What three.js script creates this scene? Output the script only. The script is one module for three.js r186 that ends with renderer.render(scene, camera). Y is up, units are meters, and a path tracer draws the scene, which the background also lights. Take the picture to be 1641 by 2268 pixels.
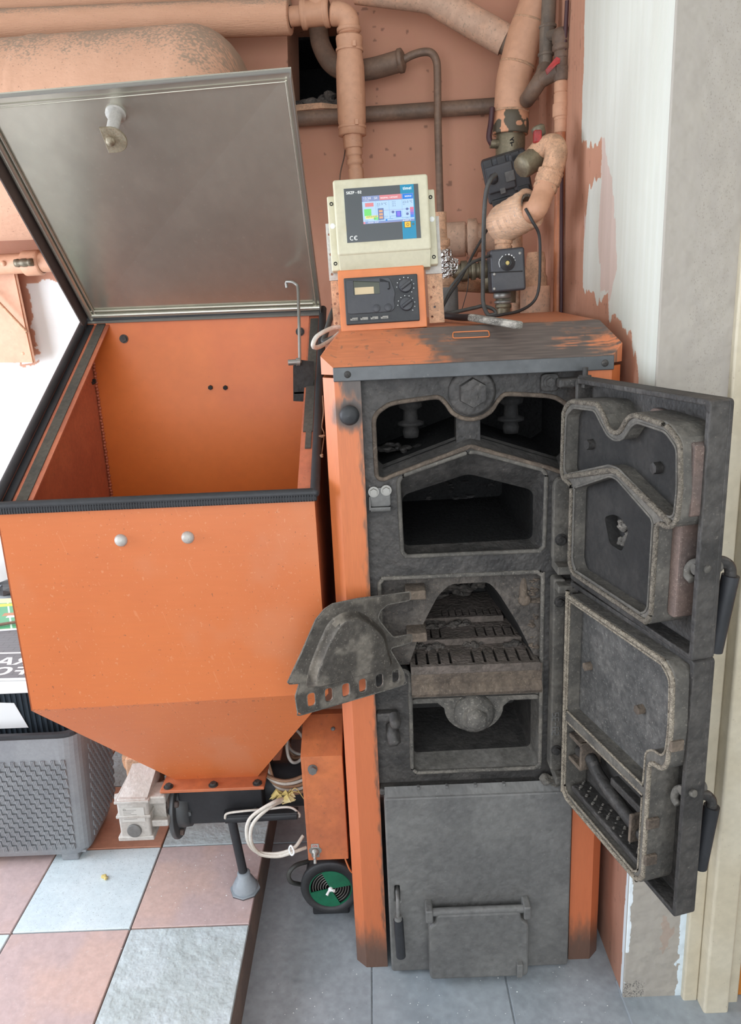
import * as THREE from 'three';
import { mergeGeometries, mergeVertices } from 'three/addons/utils/BufferGeometryUtils.js';
import { RoundedBoxGeometry } from 'three/addons/geometries/RoundedBoxGeometry.js';
import { RectAreaLightUniformsLib } from 'three/addons/lights/RectAreaLightUniformsLib.js';

// ---------------------------------------------------------------- camera, sky, window light, exposure
RectAreaLightUniformsLib.init();
const scene = new THREE.Scene();
const camera = new THREE.PerspectiveCamera(67.97, 1641 / 2268, 0.05, 30);
camera.position.set(0, 1.45, 1.4);
camera.up.set(0.043, 0.965, -0.261);
camera.lookAt(-0.008, 1.45 - 0.26, 1.4 - 0.965);
const renderer = new THREE.WebGLRenderer({ antialias: true });
renderer.toneMapping = THREE.LinearToneMapping;
renderer.toneMappingExposure = 1.0;
renderer.shadowMap.enabled = true;
scene.background = new THREE.Color(0.80, 0.90, 1.0);
function windowLight(color, intensity, w, h, p, look) {
  const l = new THREE.RectAreaLight(color, intensity, w, h);
  l.position.set(...p); l.lookAt(...look); l.name = 'window_daylight'; scene.add(l);
}
windowLight(0xe8f1ff, 11.5, 1.5, 1.3, [-2.27, 1.25, -0.05], [0, 1.25, -0.05]);   // daylight in the left window
windowLight(0xf4f8ff, 3.9, 2.6, 1.7, [-0.3, 1.55, 2.47], [-0.3, 1.55, 0]);      // daylight in the window behind the camera

// ---------------------------------------------------------------- helpers
const V = (x, y, z) => (Array.isArray(x) ? new THREE.Vector3(...x) : new THREE.Vector3(x, y, z));
function rng(seed) { let a = seed >>> 0; return () => { a = (a + 0x6d2b79f5) | 0; let t = Math.imul(a ^ (a >>> 15), 1 | a); t = (t + Math.imul(t ^ (t >>> 7), 61 | t)) ^ t; return ((t ^ (t >>> 14)) >>> 0) / 4294967296; }; }
const used = {};
function numbered(n) { const k = (used[n] = (used[n] ?? -1) + 1); return k ? `${n}_${String(k).padStart(3, '0')}` : n; }
function tag(o, label, category, group) { o.userData.label = label; o.userData.category = category; if (group) o.userData.group = group; return o; }
function thing(name, label, category, p = [0, 0, 0], group) {
  const o = new THREE.Group(); o.name = numbered(name); o.position.set(...p); scene.add(o);
  return tag(o, label, category, group);
}
function boxUV(g) {
  const p = g.attributes.position, n = p.count, uv = new Float32Array(n * 2), a = V(0, 0, 0), b = V(0, 0, 0), c = V(0, 0, 0);
  for (let i = 0; i < n; i += 3) {
    a.fromBufferAttribute(p, i); b.fromBufferAttribute(p, i + 1); c.fromBufferAttribute(p, i + 2);
    const N = b.clone().sub(a).cross(c.clone().sub(a)), x = Math.abs(N.x), y = Math.abs(N.y), z = Math.abs(N.z);
    [a, b, c].forEach((q, k) => {
      const [u, v] = x > y && x > z ? [q.z, q.y] : y > z ? [q.x, q.z] : [q.x, q.y];
      uv[(i + k) * 2] = u; uv[(i + k) * 2 + 1] = v;
    });
  }
  g.setAttribute('uv', new THREE.BufferAttribute(uv, 2));
}
function clean(g) {
  const k = g.userData.keepUV;
  let r = g.index ? g.toNonIndexed() : g.clone();
  for (const n of Object.keys(r.attributes)) if (!['position', 'normal', 'uv'].includes(n)) r.deleteAttribute(n);
  r.morphAttributes = {}; r.clearGroups();
  if (!r.attributes.normal) r.computeVertexNormals();
  if (!k || !r.attributes.uv) boxUV(r);
  return r;
}
function baseOf(parent) { const p = V(0, 0, 0); for (let o = parent; o && o !== scene; o = o.parent) p.add(o.position); return p; }
// merges geometries (in world coordinates unless local) into ONE named Mesh
function obj(name, geoms, mat, parent = scene, local = false) {
  const list = (Array.isArray(geoms) ? geoms : [geoms]).map(clean);
  const g = list.length > 1 ? mergeGeometries(list) : list[0];
  if (!local && parent !== scene) { const b = baseOf(parent); g.translate(-b.x, -b.y, -b.z); }
  const m = new THREE.Mesh(g, mat); m.name = parent === scene ? numbered(name) : name; m.castShadow = m.receiveShadow = true;
  parent.add(m); return m;
}
const struct = (name, geoms, mat) => { const m = obj(name, geoms, mat); m.userData.kind = 'structure'; return m; };
const box = (x0, x1, y0, y1, z0, z1, r = 0) => {
  const w = x1 - x0, h = y1 - y0, d = z1 - z0;
  const g = r ? new RoundedBoxGeometry(w, h, d, 2, Math.min(r, w / 2.01, h / 2.01, d / 2.01)) : new THREE.BoxGeometry(w, h, d);
  return g.translate((x0 + x1) / 2, (y0 + y1) / 2, (z0 + z1) / 2);
};
const Y = V(0, 1, 0);
function orient(g, p, d) { g.applyQuaternion(new THREE.Quaternion().setFromUnitVectors(Y, V(d).normalize())); return g.translate(...p); }
function rod(a, b, r, r2 = r, n = 16) {
  const A = V(a), B = V(b), d = B.clone().sub(A), g = new THREE.CylinderGeometry(r2, r, d.length(), n);
  return orient(g, A.clone().add(B).multiplyScalar(0.5).toArray(), d.toArray());
}
const lathe = (prof, p, d, n = 24) => orient(new THREE.LatheGeometry(prof.map(([r, h]) => new THREE.Vector2(Math.max(r, 1e-5), h)), n), p, d);
function tube(pts, r, o = {}) {
  const c = new THREE.CatmullRomCurve3(pts.map((p) => V(p)), !!o.closed, 'catmullrom', o.t ?? 0.5);
  const g = new THREE.TubeGeometry(c, o.n ?? pts.length * 8, r, o.rad ?? 10, !!o.closed);
  if (o.closed || o.open) return g;
  const parts = [g.toNonIndexed()];
  for (const [q, s] of [[c.getPoint(0), c.getTangent(0).negate()], [c.getPoint(1), c.getTangent(1)]]) {
    parts.push(orient(new THREE.SphereGeometry(r, o.rad ?? 10, 5, 0, 6.2832, 0, 1.5708).scale(1, 0.35, 1), q.toArray(), s.toArray()).toNonIndexed());
  }
  return mergeGeometries(parts);
}
function path2(pts, C = THREE.Shape) { const s = new C(); pts.forEach(([x, y], i) => (i ? s.lineTo(x, y) : s.moveTo(x, y))); s.closePath(); return s; }
// rounded polygon: corners cut by quadratic curves of size r
function rounded(pts, r, n = 5) {
  const out = [], N = pts.length;
  pts.forEach((p, i) => {
    const a = pts[(i + N - 1) % N], b = pts[(i + 1) % N], la = Math.hypot(a[0] - p[0], a[1] - p[1]), lb = Math.hypot(b[0] - p[0], b[1] - p[1]);
    const ra = Math.min(r, la * 0.45), rb = Math.min(r, lb * 0.45), A = [p[0] + (a[0] - p[0]) * ra / la, p[1] + (a[1] - p[1]) * ra / la], B = [p[0] + (b[0] - p[0]) * rb / lb, p[1] + (b[1] - p[1]) * rb / lb];
    for (let k = 0; k <= n; k++) { const t = k / n, u = 1 - t; out.push([u * u * A[0] + 2 * u * t * p[0] + t * t * B[0], u * u * A[1] + 2 * u * t * p[1] + t * t * B[1]]); }
  });
  return out;
}
// a plate in the xy plane between z0 and z1, with holes and a small bevel
function plate(pts, z0, z1, o = {}) {
  const s = path2(pts); (o.holes ?? []).forEach((h) => s.holes.push(path2(h, THREE.Path)));
  const b = o.bevel ?? 0, g = new THREE.ExtrudeGeometry(s, { depth: z1 - z0 - 2 * b, bevelEnabled: b > 0, bevelThickness: b, bevelSize: b, bevelOffset: -b, bevelSegments: 2, curveSegments: 10 });
  return g.translate(0, 0, z0 + b);
}
// a planar polygon in space given a thickness t behind its face
function sheet(pts, t) {
  const P = pts.map((p) => V(p)), n = V(0, 0, 0);
  P.forEach((p, i) => { const q = P[(i + 1) % P.length]; n.x += (p.y - q.y) * (p.z + q.z); n.y += (p.z - q.z) * (p.x + q.x); n.z += (p.x - q.x) * (p.y + q.y); });
  n.normalize();
  const u = P[1].clone().sub(P[0]).normalize(), w = n.clone().cross(u), flat = P.map((p) => new THREE.Vector2(p.dot(u), p.dot(w)));
  const tri = THREE.ShapeUtils.triangulateShape(flat, []), pos = [], B = P.map((p) => p.clone().addScaledVector(n, -t)), add = (...q) => q.forEach((v) => pos.push(v.x, v.y, v.z));
  const area = (T) => P[T[1]].clone().sub(P[T[0]]).cross(P[T[2]].clone().sub(P[T[0]])).dot(n);
  tri.forEach((T) => { const [a, b, c] = area(T) > 0 ? T : [T[0], T[2], T[1]]; add(P[a], P[b], P[c]); add(B[a], B[c], B[b]); });
  P.forEach((p, i) => { const j = (i + 1) % P.length; add(p, B[i], B[j]); add(p, B[j], P[j]); });
  const g = new THREE.BufferGeometry(); g.setAttribute('position', new THREE.Float32BufferAttribute(pos, 3)); g.computeVertexNormals(); return g;
}
function loft(A, B, flip) {
  const pos = [], N = A.length;
  for (let i = 0; i < N; i++) { const j = (i + 1) % N, q = flip ? [A[i], B[j], B[i], A[i], A[j], B[j]] : [A[i], B[i], B[j], A[i], B[j], A[j]]; q.forEach((p) => pos.push(...p)); }
  const g = new THREE.BufferGeometry(); g.setAttribute('position', new THREE.Float32BufferAttribute(pos, 3)); g.computeVertexNormals(); return g;
}
const at = (pts, z) => pts.map(([x, y]) => [x, y, z]);
const hexBolt = (p, d, r, h, washer = 0) => {
  const g = [orient(new THREE.CylinderGeometry(r * 0.94, r, h, 6), V(p).addScaledVector(V(d).normalize(), h / 2).toArray(), d)];
  if (washer) g.push(orient(new THREE.CylinderGeometry(washer, washer, h * 0.3, 20), V(p).addScaledVector(V(d).normalize(), h * 0.15).toArray(), d));
  return g;
};
const dome = (p, d, r, h) => orient(new THREE.SphereGeometry(r, 20, 8, 0, 6.2832, 0, 1.5708).scale(1, h / r, 1), p, d);
function lump(p, r, seed, sy = 0.7) {
  const R = rng(seed), g = new THREE.IcosahedronGeometry(r, 2), q = g.attributes.position, f = [R() * 9, R() * 9, R() * 9];
  for (let i = 0; i < q.count; i++) { const x = q.getX(i) / r, y = q.getY(i) / r, z = q.getZ(i) / r, s = 1 + 0.22 * Math.sin(x * 3.1 + f[0]) + 0.18 * Math.sin(y * 4.3 + f[1]) + 0.16 * Math.sin(z * 3.7 + f[2] + x * 2); q.setXYZ(i, q.getX(i) * s, q.getY(i) * s * sy, q.getZ(i) * s); }
  g.computeVertexNormals(); return g.translate(...p);
}

// ---------------------------------------------------------------- textures: tiling value noise, mottled colour, fine relief
function noise2(seed, n) {
  const R = rng(seed), a = new Float32Array(n * n).map(() => R());
  return (u, v) => {
    let x = (u - Math.floor(u)) * n, y = (v - Math.floor(v)) * n; const i = Math.floor(x) % n, j = Math.floor(y) % n; x -= Math.floor(x); y -= Math.floor(y);
    x = x * x * (3 - 2 * x); y = y * y * (3 - 2 * y); const i1 = (i + 1) % n, j1 = (j + 1) % n;
    return (a[j * n + i] * (1 - x) + a[j * n + i1] * x) * (1 - y) + (a[j1 * n + i] * (1 - x) + a[j1 * n + i1] * x) * y;
  };
}
function fbm(seed, n, oct = 4, gain = 0.5) {
  const L = []; for (let k = 0; k < oct; k++) L.push(noise2(seed * 31 + k, Math.min(n << k, 512)));
  let tot = 0; for (let k = 0, g = 1; k < oct; k++, g *= gain) tot += g;
  return (u, v) => { let s = 0, g = 1; for (const f of L) { s += f(u, v) * g; g *= gain; } return s / tot; };
}
function dataTex(N, f, srgb, M = N) {
  const d = new Uint8Array(N * M * 4);
  for (let j = 0; j < M; j++) for (let i = 0; i < N; i++) { const c = f(i / N, j / M), k = (j * N + i) * 4; d[k] = c[0]; d[k + 1] = c[1]; d[k + 2] = c[2]; d[k + 3] = 255; }
  const t = new THREE.DataTexture(d, N, M); t.wrapS = t.wrapT = THREE.RepeatWrapping; t.magFilter = THREE.LinearFilter; t.needsUpdate = true;
  if (srgb) t.colorSpace = THREE.SRGBColorSpace; return t;
}
const hx = (c) => [(c >> 16) & 255, (c >> 8) & 255, c & 255], mix = (a, b, t) => a.map((x, i) => x + (b[i] - x) * t), sst = (a, b, x) => { const t = Math.min(1, Math.max(0, (x - a) / (b - a))); return t * t * (3 - 2 * t); };
const clamp8 = (c) => c.map((x) => Math.max(0, Math.min(255, x)));
// colours: base, second tone in broad patches, specks
function mottle(seed, o) {
  const A = fbm(seed, o.n ?? 4, 4), B = fbm(seed + 7, 48, 3), S = fbm(seed + 13, o.sn ?? 150, 2), W = o.streak ? noise2(seed + 3, 128) : null, c0 = hx(o.a), c1 = hx(o.b), c2 = hx(o.c ?? o.b);
  return dataTex(o.N ?? 512, (u, v) => {
    let c = mix(c0, c1, sst(o.lo ?? 0.35, o.hi ?? 0.7, A(u, v)));
    c = c.map((x) => x * (1 + (B(u, v) - 0.5) * (o.grain ?? 0.14)));
    if (W) c = c.map((x) => x * (1 + (W(o.streak === 'x' ? u * 0.06 : u, o.streak === 'x' ? v : v * 0.06) - 0.5) * 0.16));
    const s = S(u, v); const cut = (o.cut ?? 0.72) + 0.05; if (o.c !== undefined && s > cut) c = mix(c, c2, sst(cut, cut + 0.08, s) * (o.ck ?? 0.6));
    return clamp8(c);
  }, true);
}
const bumpTex = (seed, n, oct = 4, gain = 0.6) => { const f = fbm(seed, n, oct, gain); return dataTex(256, (u, v) => { const x = f(u, v) * 255; return [x, x, x]; }); };
function std(o) {
  const m = new (o.phys ? THREE.MeshPhysicalMaterial : THREE.MeshStandardMaterial)({ color: o.color ?? 0xffffff, roughness: o.rough ?? 0.6, metalness: o.metal ?? 0, side: o.two ? THREE.DoubleSide : THREE.FrontSide });
  const rep = o.rep ?? 2;
  if (o.map) { m.map = o.map; m.map.repeat.set(rep, rep); }
  if (o.bump) { m.bumpMap = o.bump.clone(); m.bumpMap.repeat.set(o.brep ?? rep, o.brep ?? rep); m.bumpScale = o.bs ?? 0.001; }
  if (o.phys) Object.assign(m, o.phys);
  return m;
}
const bumpFine = bumpTex(5, 24), bumpCast = bumpTex(9, 40, 3, 0.7), bumpPlaster = bumpTex(15, 6, 5, 0.55);
const M = {
  orange: std({ map: mottle(1, { a: 0xd27c48, b: 0xca7442, c: 0xa06a48, cut: 0.8, grain: 0.06 }), rough: 0.42, rep: 1.7, bump: bumpFine, bs: 0.0004 }),
  orangeDirty: std({ map: mottle(21, { a: 0xc47244, b: 0xb06542, c: 0x7c5444, cut: 0.75, grain: 0.12 }), rough: 0.55, rep: 2 }),
  orangeRed: std({ map: mottle(22, { a: 0xc06f50, b: 0xb2644a, c: 0x6c4e46, cut: 0.74, grain: 0.12 }), rough: 0.5, rep: 3 }),
  cast: std({ map: mottle(2, { a: 0x363432, b: 0x484542, c: 0x7a746a, cut: 0.76, grain: 0.4, n: 7 }), rough: 0.62, metal: 0.15, rep: 2.5, bump: bumpCast, bs: 0.002, brep: 3 }),
  castDark: std({ map: mottle(3, { a: 0x222120, b: 0x2f2d2b, c: 0x4c4843, cut: 0.78, grain: 0.35, n: 6 }), rough: 0.85, rep: 3, bump: bumpCast, bs: 0.002, brep: 3 }),
  castAsh: std({ map: mottle(4, { a: 0x57544f, b: 0x706b63, c: 0x9d968a, cut: 0.66, grain: 0.35, n: 8 }), rough: 0.9, rep: 3, bump: bumpCast, bs: 0.002, brep: 3 }),
  castBrown: std({ map: mottle(6, { a: 0x554b42, b: 0x685c50, c: 0x8a7c6c, cut: 0.68, grain: 0.35, n: 8 }), rough: 0.9, rep: 3, bump: bumpCast, bs: 0.003, brep: 3 }),
  castGrey: std({ map: mottle(8, { a: 0x73726f, b: 0x676664, c: 0x8b8a86, cut: 0.78, grain: 0.2, n: 4 }), rough: 0.62, metal: 0.15, rep: 2, bump: bumpCast, bs: 0.0014, brep: 2.5 }),
  steelDark: std({ map: mottle(10, { a: 0x5b5d5e, b: 0x4e5051, c: 0x74756f, cut: 0.8, grain: 0.12 }), rough: 0.5, metal: 0.35, rep: 2 }),
  soot: std({ map: mottle(11, { a: 0x080808, b: 0x0d0d0c, c: 0x2b2a28, cut: 0.83, grain: 0.4, n: 6 }), rough: 0.8, rep: 3, bump: bumpCast, bs: 0.004, brep: 3, two: true }),
  rope: std({ map: mottle(12, { a: 0x6c655a, b: 0x5b544b, c: 0x938978, cut: 0.64, grain: 0.45, n: 24 }), rough: 0.95, rep: 6, bump: bumpTex(31, 64, 2), bs: 0.003, brep: 8 }),
  ropeAsh: std({ map: mottle(14, { a: 0x8b8273, b: 0x766d60, c: 0xb3a998, cut: 0.62, grain: 0.4, n: 24 }), rough: 0.95, rep: 6, bump: bumpTex(33, 64, 2), bs: 0.003, brep: 8 }),
  galv: std({ map: mottle(16, { a: 0xcac7b8, b: 0xbfbcae, c: 0xd0cdc0, cut: 0.75, grain: 0.05, n: 5 }), rough: 0.27, metal: 0.72, rep: 1.3, bump: bumpFine, bs: 0.0002 }),
  zinc: std({ color: 0x96948e, rough: 0.45, metal: 0.6 }),
  alu: std({ map: mottle(17, { a: 0xc2bfb9, b: 0xb4aea6, c: 0x8d857b, cut: 0.74, grain: 0.12 }), rough: 0.55, metal: 0.3, rep: 4, bump: bumpCast, bs: 0.0008 }),
  rubber: std({ map: mottle(18, { a: 0x232427, b: 0x2d2e31, c: 0x4e4e4e, cut: 0.8, grain: 0.2 }), rough: 0.55, rep: 3 }),
  rubberBrown: std({ map: mottle(19, { a: 0x463a39, b: 0x51443f, c: 0x75665c, cut: 0.85, grain: 0.12 }), rough: 0.5, rep: 2 }),
  foam: std({ map: mottle(20, { a: 0x47443f, b: 0x57524a, c: 0x7a5a44, cut: 0.7, grain: 0.25 }), rough: 0.9, rep: 4 }),
  peach: std({ map: mottle(24, { a: 0xcb9b7d, b: 0xc19173, c: 0x98735b, cut: 0.79, grain: 0.08 }), rough: 0.6, rep: 2, bump: bumpFine, bs: 0.0006 }),
  peachDust: std({ map: mottle(26, { a: 0xcfa184, b: 0xba9a84, c: 0x93816f, cut: 0.66, grain: 0.16, n: 6 }), rough: 0.75, rep: 2, bump: bumpFine, bs: 0.001 }),
  peachWorn: std({ map: mottle(28, { a: 0xc69a7a, b: 0xaa866a, c: 0x786555, cut: 0.64, grain: 0.2, n: 10 }), rough: 0.75, rep: 4, bump: bumpFine, bs: 0.002 }),
  wrap: std({ map: mottle(30, { a: 0xd0aa8c, b: 0xbf997c, c: 0x84868a, cut: 0.68, grain: 0.1, n: 5, streak: 'x' }), rough: 0.7, rep: 3 }),
  brownPipe: std({ map: mottle(32, { a: 0x765f4f, b: 0x625145, c: 0x8c7360, cut: 0.74, grain: 0.2 }), rough: 0.6, rep: 3, bump: bumpFine, bs: 0.0008 }),
  greyPipe: std({ map: mottle(34, { a: 0x77685a, b: 0x5e5349, c: 0x8f7a66, cut: 0.72, grain: 0.15 }), rough: 0.65, rep: 4 }),
  brass: std({ map: mottle(36, { a: 0x7f7661, b: 0x6b6353, c: 0x988f76, cut: 0.72, grain: 0.2 }), rough: 0.5, metal: 0.5, rep: 6 }),
  copper: std({ map: mottle(38, { a: 0xbf7a54, b: 0xab6c4c, c: 0xd09a78, cut: 0.75, grain: 0.1, streak: 'y' }), rough: 0.5, rep: 3 }),
  redPaint: std({ map: mottle(40, { a: 0xb02f2c, b: 0x7c2a28, c: 0xd7605a, cut: 0.78 }), rough: 0.5, rep: 8 }),
  darkRed: std({ color: 0x43262a, rough: 0.55 }),
  blackPlastic: std({ map: mottle(42, { a: 0x2d2e30, b: 0x363738, c: 0x55534e, cut: 0.78, grain: 0.15 }), rough: 0.55, rep: 4 }),
  actuator: std({ map: mottle(44, { a: 0x3b3c40, b: 0x444446, c: 0x5b5853, cut: 0.8, grain: 0.1 }), rough: 0.5, rep: 5 }),
  cream: std({ map: mottle(46, { a: 0xc9c3a9, b: 0xbeb79b, c: 0xa79c7c, cut: 0.8, grain: 0.05 }), rough: 0.5, rep: 4 }),
  whiteCable: std({ map: mottle(48, { a: 0xd4cec4, b: 0xbfb6a9, c: 0x97897a, cut: 0.72, grain: 0.1 }), rough: 0.55, rep: 5 }),
  tanCable: std({ map: mottle(50, { a: 0xa88468, b: 0x8d6c55, c: 0x6c5140, cut: 0.72, grain: 0.15 }), rough: 0.6, rep: 5 }),
  blackCable: std({ color: 0x2c2b2a, rough: 0.55 }),
  greyCable: std({ map: mottle(52, { a: 0x4a4a46, b: 0x3a3937, c: 0x6a6860, cut: 0.75 }), rough: 0.55, rep: 6 }),
  grate: std({ map: mottle(54, { a: 0x6a6059, b: 0x5b534c, c: 0x84776a, cut: 0.72, grain: 0.3, n: 8 }), rough: 0.92, rep: 4, bump: bumpCast, bs: 0.003, brep: 4 }),
  fireclay: std({ map: mottle(56, { a: 0x4a4642, b: 0x5c5650, c: 0x847767, cut: 0.7, grain: 0.4, n: 8 }), rough: 0.95, rep: 3, bump: bumpCast, bs: 0.006, brep: 3 }),
  rustRed: std({ map: mottle(58, { a: 0x695850, b: 0x5d514c, c: 0xa09488, cut: 0.7, grain: 0.25 }), rough: 0.8, rep: 4 }),
  basket: std({ map: mottle(60, { a: 0x8e9092, b: 0x85878a, c: 0x999a9a, cut: 0.8, grain: 0.1 }), rough: 0.5, rep: 4 }),
  black: std({ color: 0x0c0c0c, rough: 0.7 }),
  crateBlue: std({ map: mottle(62, { a: 0x26313a, b: 0x1f2930, c: 0x44515a, cut: 0.8, streak: 'y' }), rough: 0.6, rep: 4 }),
  white: std({ color: 0xe9ebe9, rough: 0.5 }),
  wood: std({ map: mottle(64, { a: 0xb9752f, b: 0xa5632a, c: 0x7a4722, cut: 0.78, streak: 'y' }), rough: 0.5, rep: 2 }),
  doorCream: std({ map: mottle(66, { a: 0xd0c7b2, b: 0xc6bba3, c: 0x8b7a66, cut: 0.81, grain: 0.07, n: 3 }), rough: 0.45, rep: 2, bump: bumpFine, bs: 0.0006 }),
  green: std({ map: mottle(68, { a: 0x146a4a, b: 0x115c41, c: 0x4c8a74, cut: 0.82 }), rough: 0.5, rep: 6 }),
  foil: std({ color: 0xd8d8d6, rough: 0.22, metal: 0.95, bump: bumpTex(71, 30, 2, 0.5), bs: 0.01, rep: 8 }),
  tie: std({ map: mottle(72, { a: 0xcdb873, b: 0xe0d6b0, c: 0xb09a4a, cut: 0.6 }), rough: 0.6, rep: 10, two: true }),
  handle: std({ map: mottle(74, { a: 0x9b968c, b: 0x6f6b64, c: 0xc6c1b6, cut: 0.62, grain: 0.4, n: 16, streak: 'x' }), rough: 0.8, rep: 5 }),
  plainWhite: std({ map: mottle(76, { a: 0xd9d9d2, b: 0xcfcfc8, grain: 0.04 }), rough: 0.85, rep: 1, bump: bumpPlaster, bs: 0.004 }),
  pillar: std({ map: mottle(78, { a: 0xaaa398, b: 0x9f978d, c: 0x857e75, cut: 0.82, grain: 0.06 }), rough: 0.85, rep: 1.4, bump: bumpTex(79, 20, 4, 0.6), bs: 0.007 }),
  floorGrey: std({ map: mottle(80, { a: 0x939a9f, b: 0x868e94, c: 0xa9adaf, cut: 0.8, grain: 0.14, n: 5 }), rough: 0.55, rep: 1.6, bump: bumpFine, bs: 0.0008 }),
  floorGrey2: std({ map: mottle(81, { a: 0x8d9499, b: 0x979da2, c: 0x75797c, cut: 0.8, grain: 0.16, n: 5 }), rough: 0.55, rep: 1.7, bump: bumpFine, bs: 0.0008 }),
  grout: std({ map: mottle(82, { a: 0x7e858a, b: 0x8c9398, grain: 0.2 }), rough: 0.9, rep: 4 }),
  tileRed: std({ map: mottle(84, { a: 0xc7aaa0, b: 0xbca6a3, c: 0xd0c3be, cut: 0.74, grain: 0.1, n: 4 }), rough: 0.42, rep: 2.2, bump: bumpFine, bs: 0.0008 }),
  tileOrange: std({ map: mottle(85, { a: 0xc58f73, b: 0xb8826a, c: 0x7d6053, cut: 0.78, grain: 0.1, n: 4 }), rough: 0.45, rep: 2.2, bump: bumpFine, bs: 0.0008 }),
  tileWhite: std({ map: mottle(86, { a: 0xd3dee1, b: 0xc8d5d9, c: 0x858f8f, cut: 0.72, grain: 0.06, n: 4, sn: 190 }), rough: 0.42, rep: 2.4, bump: bumpFine, bs: 0.0008 }),
  tileSlate: std({ map: mottle(88, { a: 0xbac4c6, b: 0xaeb8b8, c: 0xc3cac4, cut: 0.7, grain: 0.12, n: 8 }), rough: 0.5, rep: 2.2, bump: bumpTex(89, 18, 4, 0.6), bs: 0.004, brep: 3 }),
  riser: std({ map: mottle(90, { a: 0x7a675c, b: 0x6a5a52, c: 0x85766c, cut: 0.76, grain: 0.15 }), rough: 0.7, rep: 3 }),
  glass: std({ color: 0xffffff, rough: 0.02, phys: { transmission: 1, thickness: 0 } }),
  deflector: std({ map: mottle(92, { a: 0x7f786e, b: 0x57524c, c: 0xa39b8f, cut: 0.7, grain: 0.3, n: 6, lo: 0.4, hi: 0.6 }), rough: 0.48, metal: 0.45, rep: 3, bump: bumpCast, bs: 0.001, brep: 3 }),
  brassPaint: std({ map: mottle(94, { a: 0xd09876, b: 0x5a5244, lo: 0.5, hi: 0.54, n: 8, grain: 0.1 }), rough: 0.6, rep: 4 }),
  tank: std({ map: mottle(96, { a: 0xd6a382, b: 0xb09a86, c: 0x8a7a6a, cut: 0.68, grain: 0.14, n: 5, lo: 0.45, hi: 0.62 }), rough: 0.8, rep: 1.6, bump: bumpPlaster, bs: 0.003 }),
  orangeDeep: std({ map: mottle(98, { a: 0xd4702c, b: 0xca6628, c: 0xa45a2c, cut: 0.84, grain: 0.04, n: 3 }), rough: 0.42, rep: 1.3 }),
  cam: std({ map: mottle(99, { a: 0x958b76, b: 0x80745f, c: 0x7a4c34, cut: 0.66, grain: 0.2, n: 8 }), rough: 0.6, metal: 0.3, rep: 8 }),
  castFrame: std({ map: mottle(112, { a: 0x524f4a, b: 0x635f58, c: 0x8a8478, cut: 0.7, grain: 0.3, n: 8 }), rough: 0.8, rep: 3, bump: bumpCast, bs: 0.0015, brep: 3 }),
  castPlate: std({ map: mottle(114, { a: 0x484745, b: 0x5b5956, c: 0x98948c, cut: 0.7, grain: 0.45, n: 6 }), rough: 0.75, rep: 3, bump: bumpCast, bs: 0.0015, brep: 3 }),
  castTwo: std({ map: mottle(116, { a: 0x3a3836, b: 0x4a4744, c: 0x6b665e, cut: 0.76, grain: 0.35, n: 6 }), rough: 0.75, rep: 3, two: true, bump: bumpCast, bs: 0.0015, brep: 3 }),
  pitSill: std({ map: mottle(118, { a: 0x6b6863, b: 0x5c5954, c: 0x88847c, cut: 0.74, grain: 0.3, n: 6 }), rough: 0.8, rep: 3, two: true, bump: bumpCast, bs: 0.0015, brep: 3 }),
  bagBlack: std({ color: 0x2a2b2d, rough: 0.35 }),
};
M.castDark.side = M.fireclay.side = THREE.DoubleSide;
function canvasMat(w, h, draw, o = {}) {
  const c = document.createElement('canvas'); c.width = w; c.height = h; draw(c.getContext('2d'), w, h);
  const t = new THREE.CanvasTexture(c); t.colorSpace = THREE.SRGBColorSpace;
  if (o.m) { t.wrapS = t.wrapT = THREE.RepeatWrapping; t.repeat.set(1 / o.m[2], 1 / o.m[3]); t.offset.set(-o.m[0] / o.m[2], -o.m[1] / o.m[3]); }   // metres: [x0, y0, width, height]
  const m = new THREE.MeshStandardMaterial({ roughness: o.rough ?? 0.6, metalness: o.metal ?? 0 });
  if (o.emit) { m.color.set(0x000000); m.emissive.set(0xffffff); m.emissiveMap = t; m.emissiveIntensity = o.emit; } else m.map = t;
  if (o.bump) { m.bumpMap = o.bump.clone(); m.bumpScale = o.bs; }
  return m;
}
// paints every pixel of a canvas in metres: f(x, y) -> [r, g, b]
function fieldMat(w, h, m, f, o = {}) {
  const t = dataTex(w, (u, v) => clamp8(f(m[0] + u * m[2], m[1] + v * m[3], u, v)), true, h);
  t.repeat.set(1 / m[2], 1 / m[3]); t.offset.set(-m[0] / m[2], -m[1] / m[3]);
  const q = new THREE.MeshStandardMaterial({ map: t, roughness: o.rough ?? 0.6, metalness: o.metal ?? 0 });
  if (o.bump) { q.bumpMap = o.bump.clone(); q.bumpScale = o.bs ?? 0.001; q.bumpMap.repeat.set(o.brep ?? 2, o.brep ?? 2); }
  return q;
}
const seg = (px, py, ax, ay, bx, by) => { const dx = bx - ax, dy = by - ay, t = Math.min(1, Math.max(0, ((px - ax) * dx + (py - ay) * dy) / (dx * dx + dy * dy))); return Math.hypot(px - ax - dx * t, py - ay - dy * t); };
function inside(p, poly) { let c = false; for (let i = 0, j = poly.length - 1; i < poly.length; j = i++) { const [xi, yi] = poly[i], [xj, yj] = poly[j]; if ((yi > p[1]) !== (yj > p[1]) && p[0] < ((xj - xi) * (p[1] - yi)) / (yj - yi) + xi) c = !c; } return c; }

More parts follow.
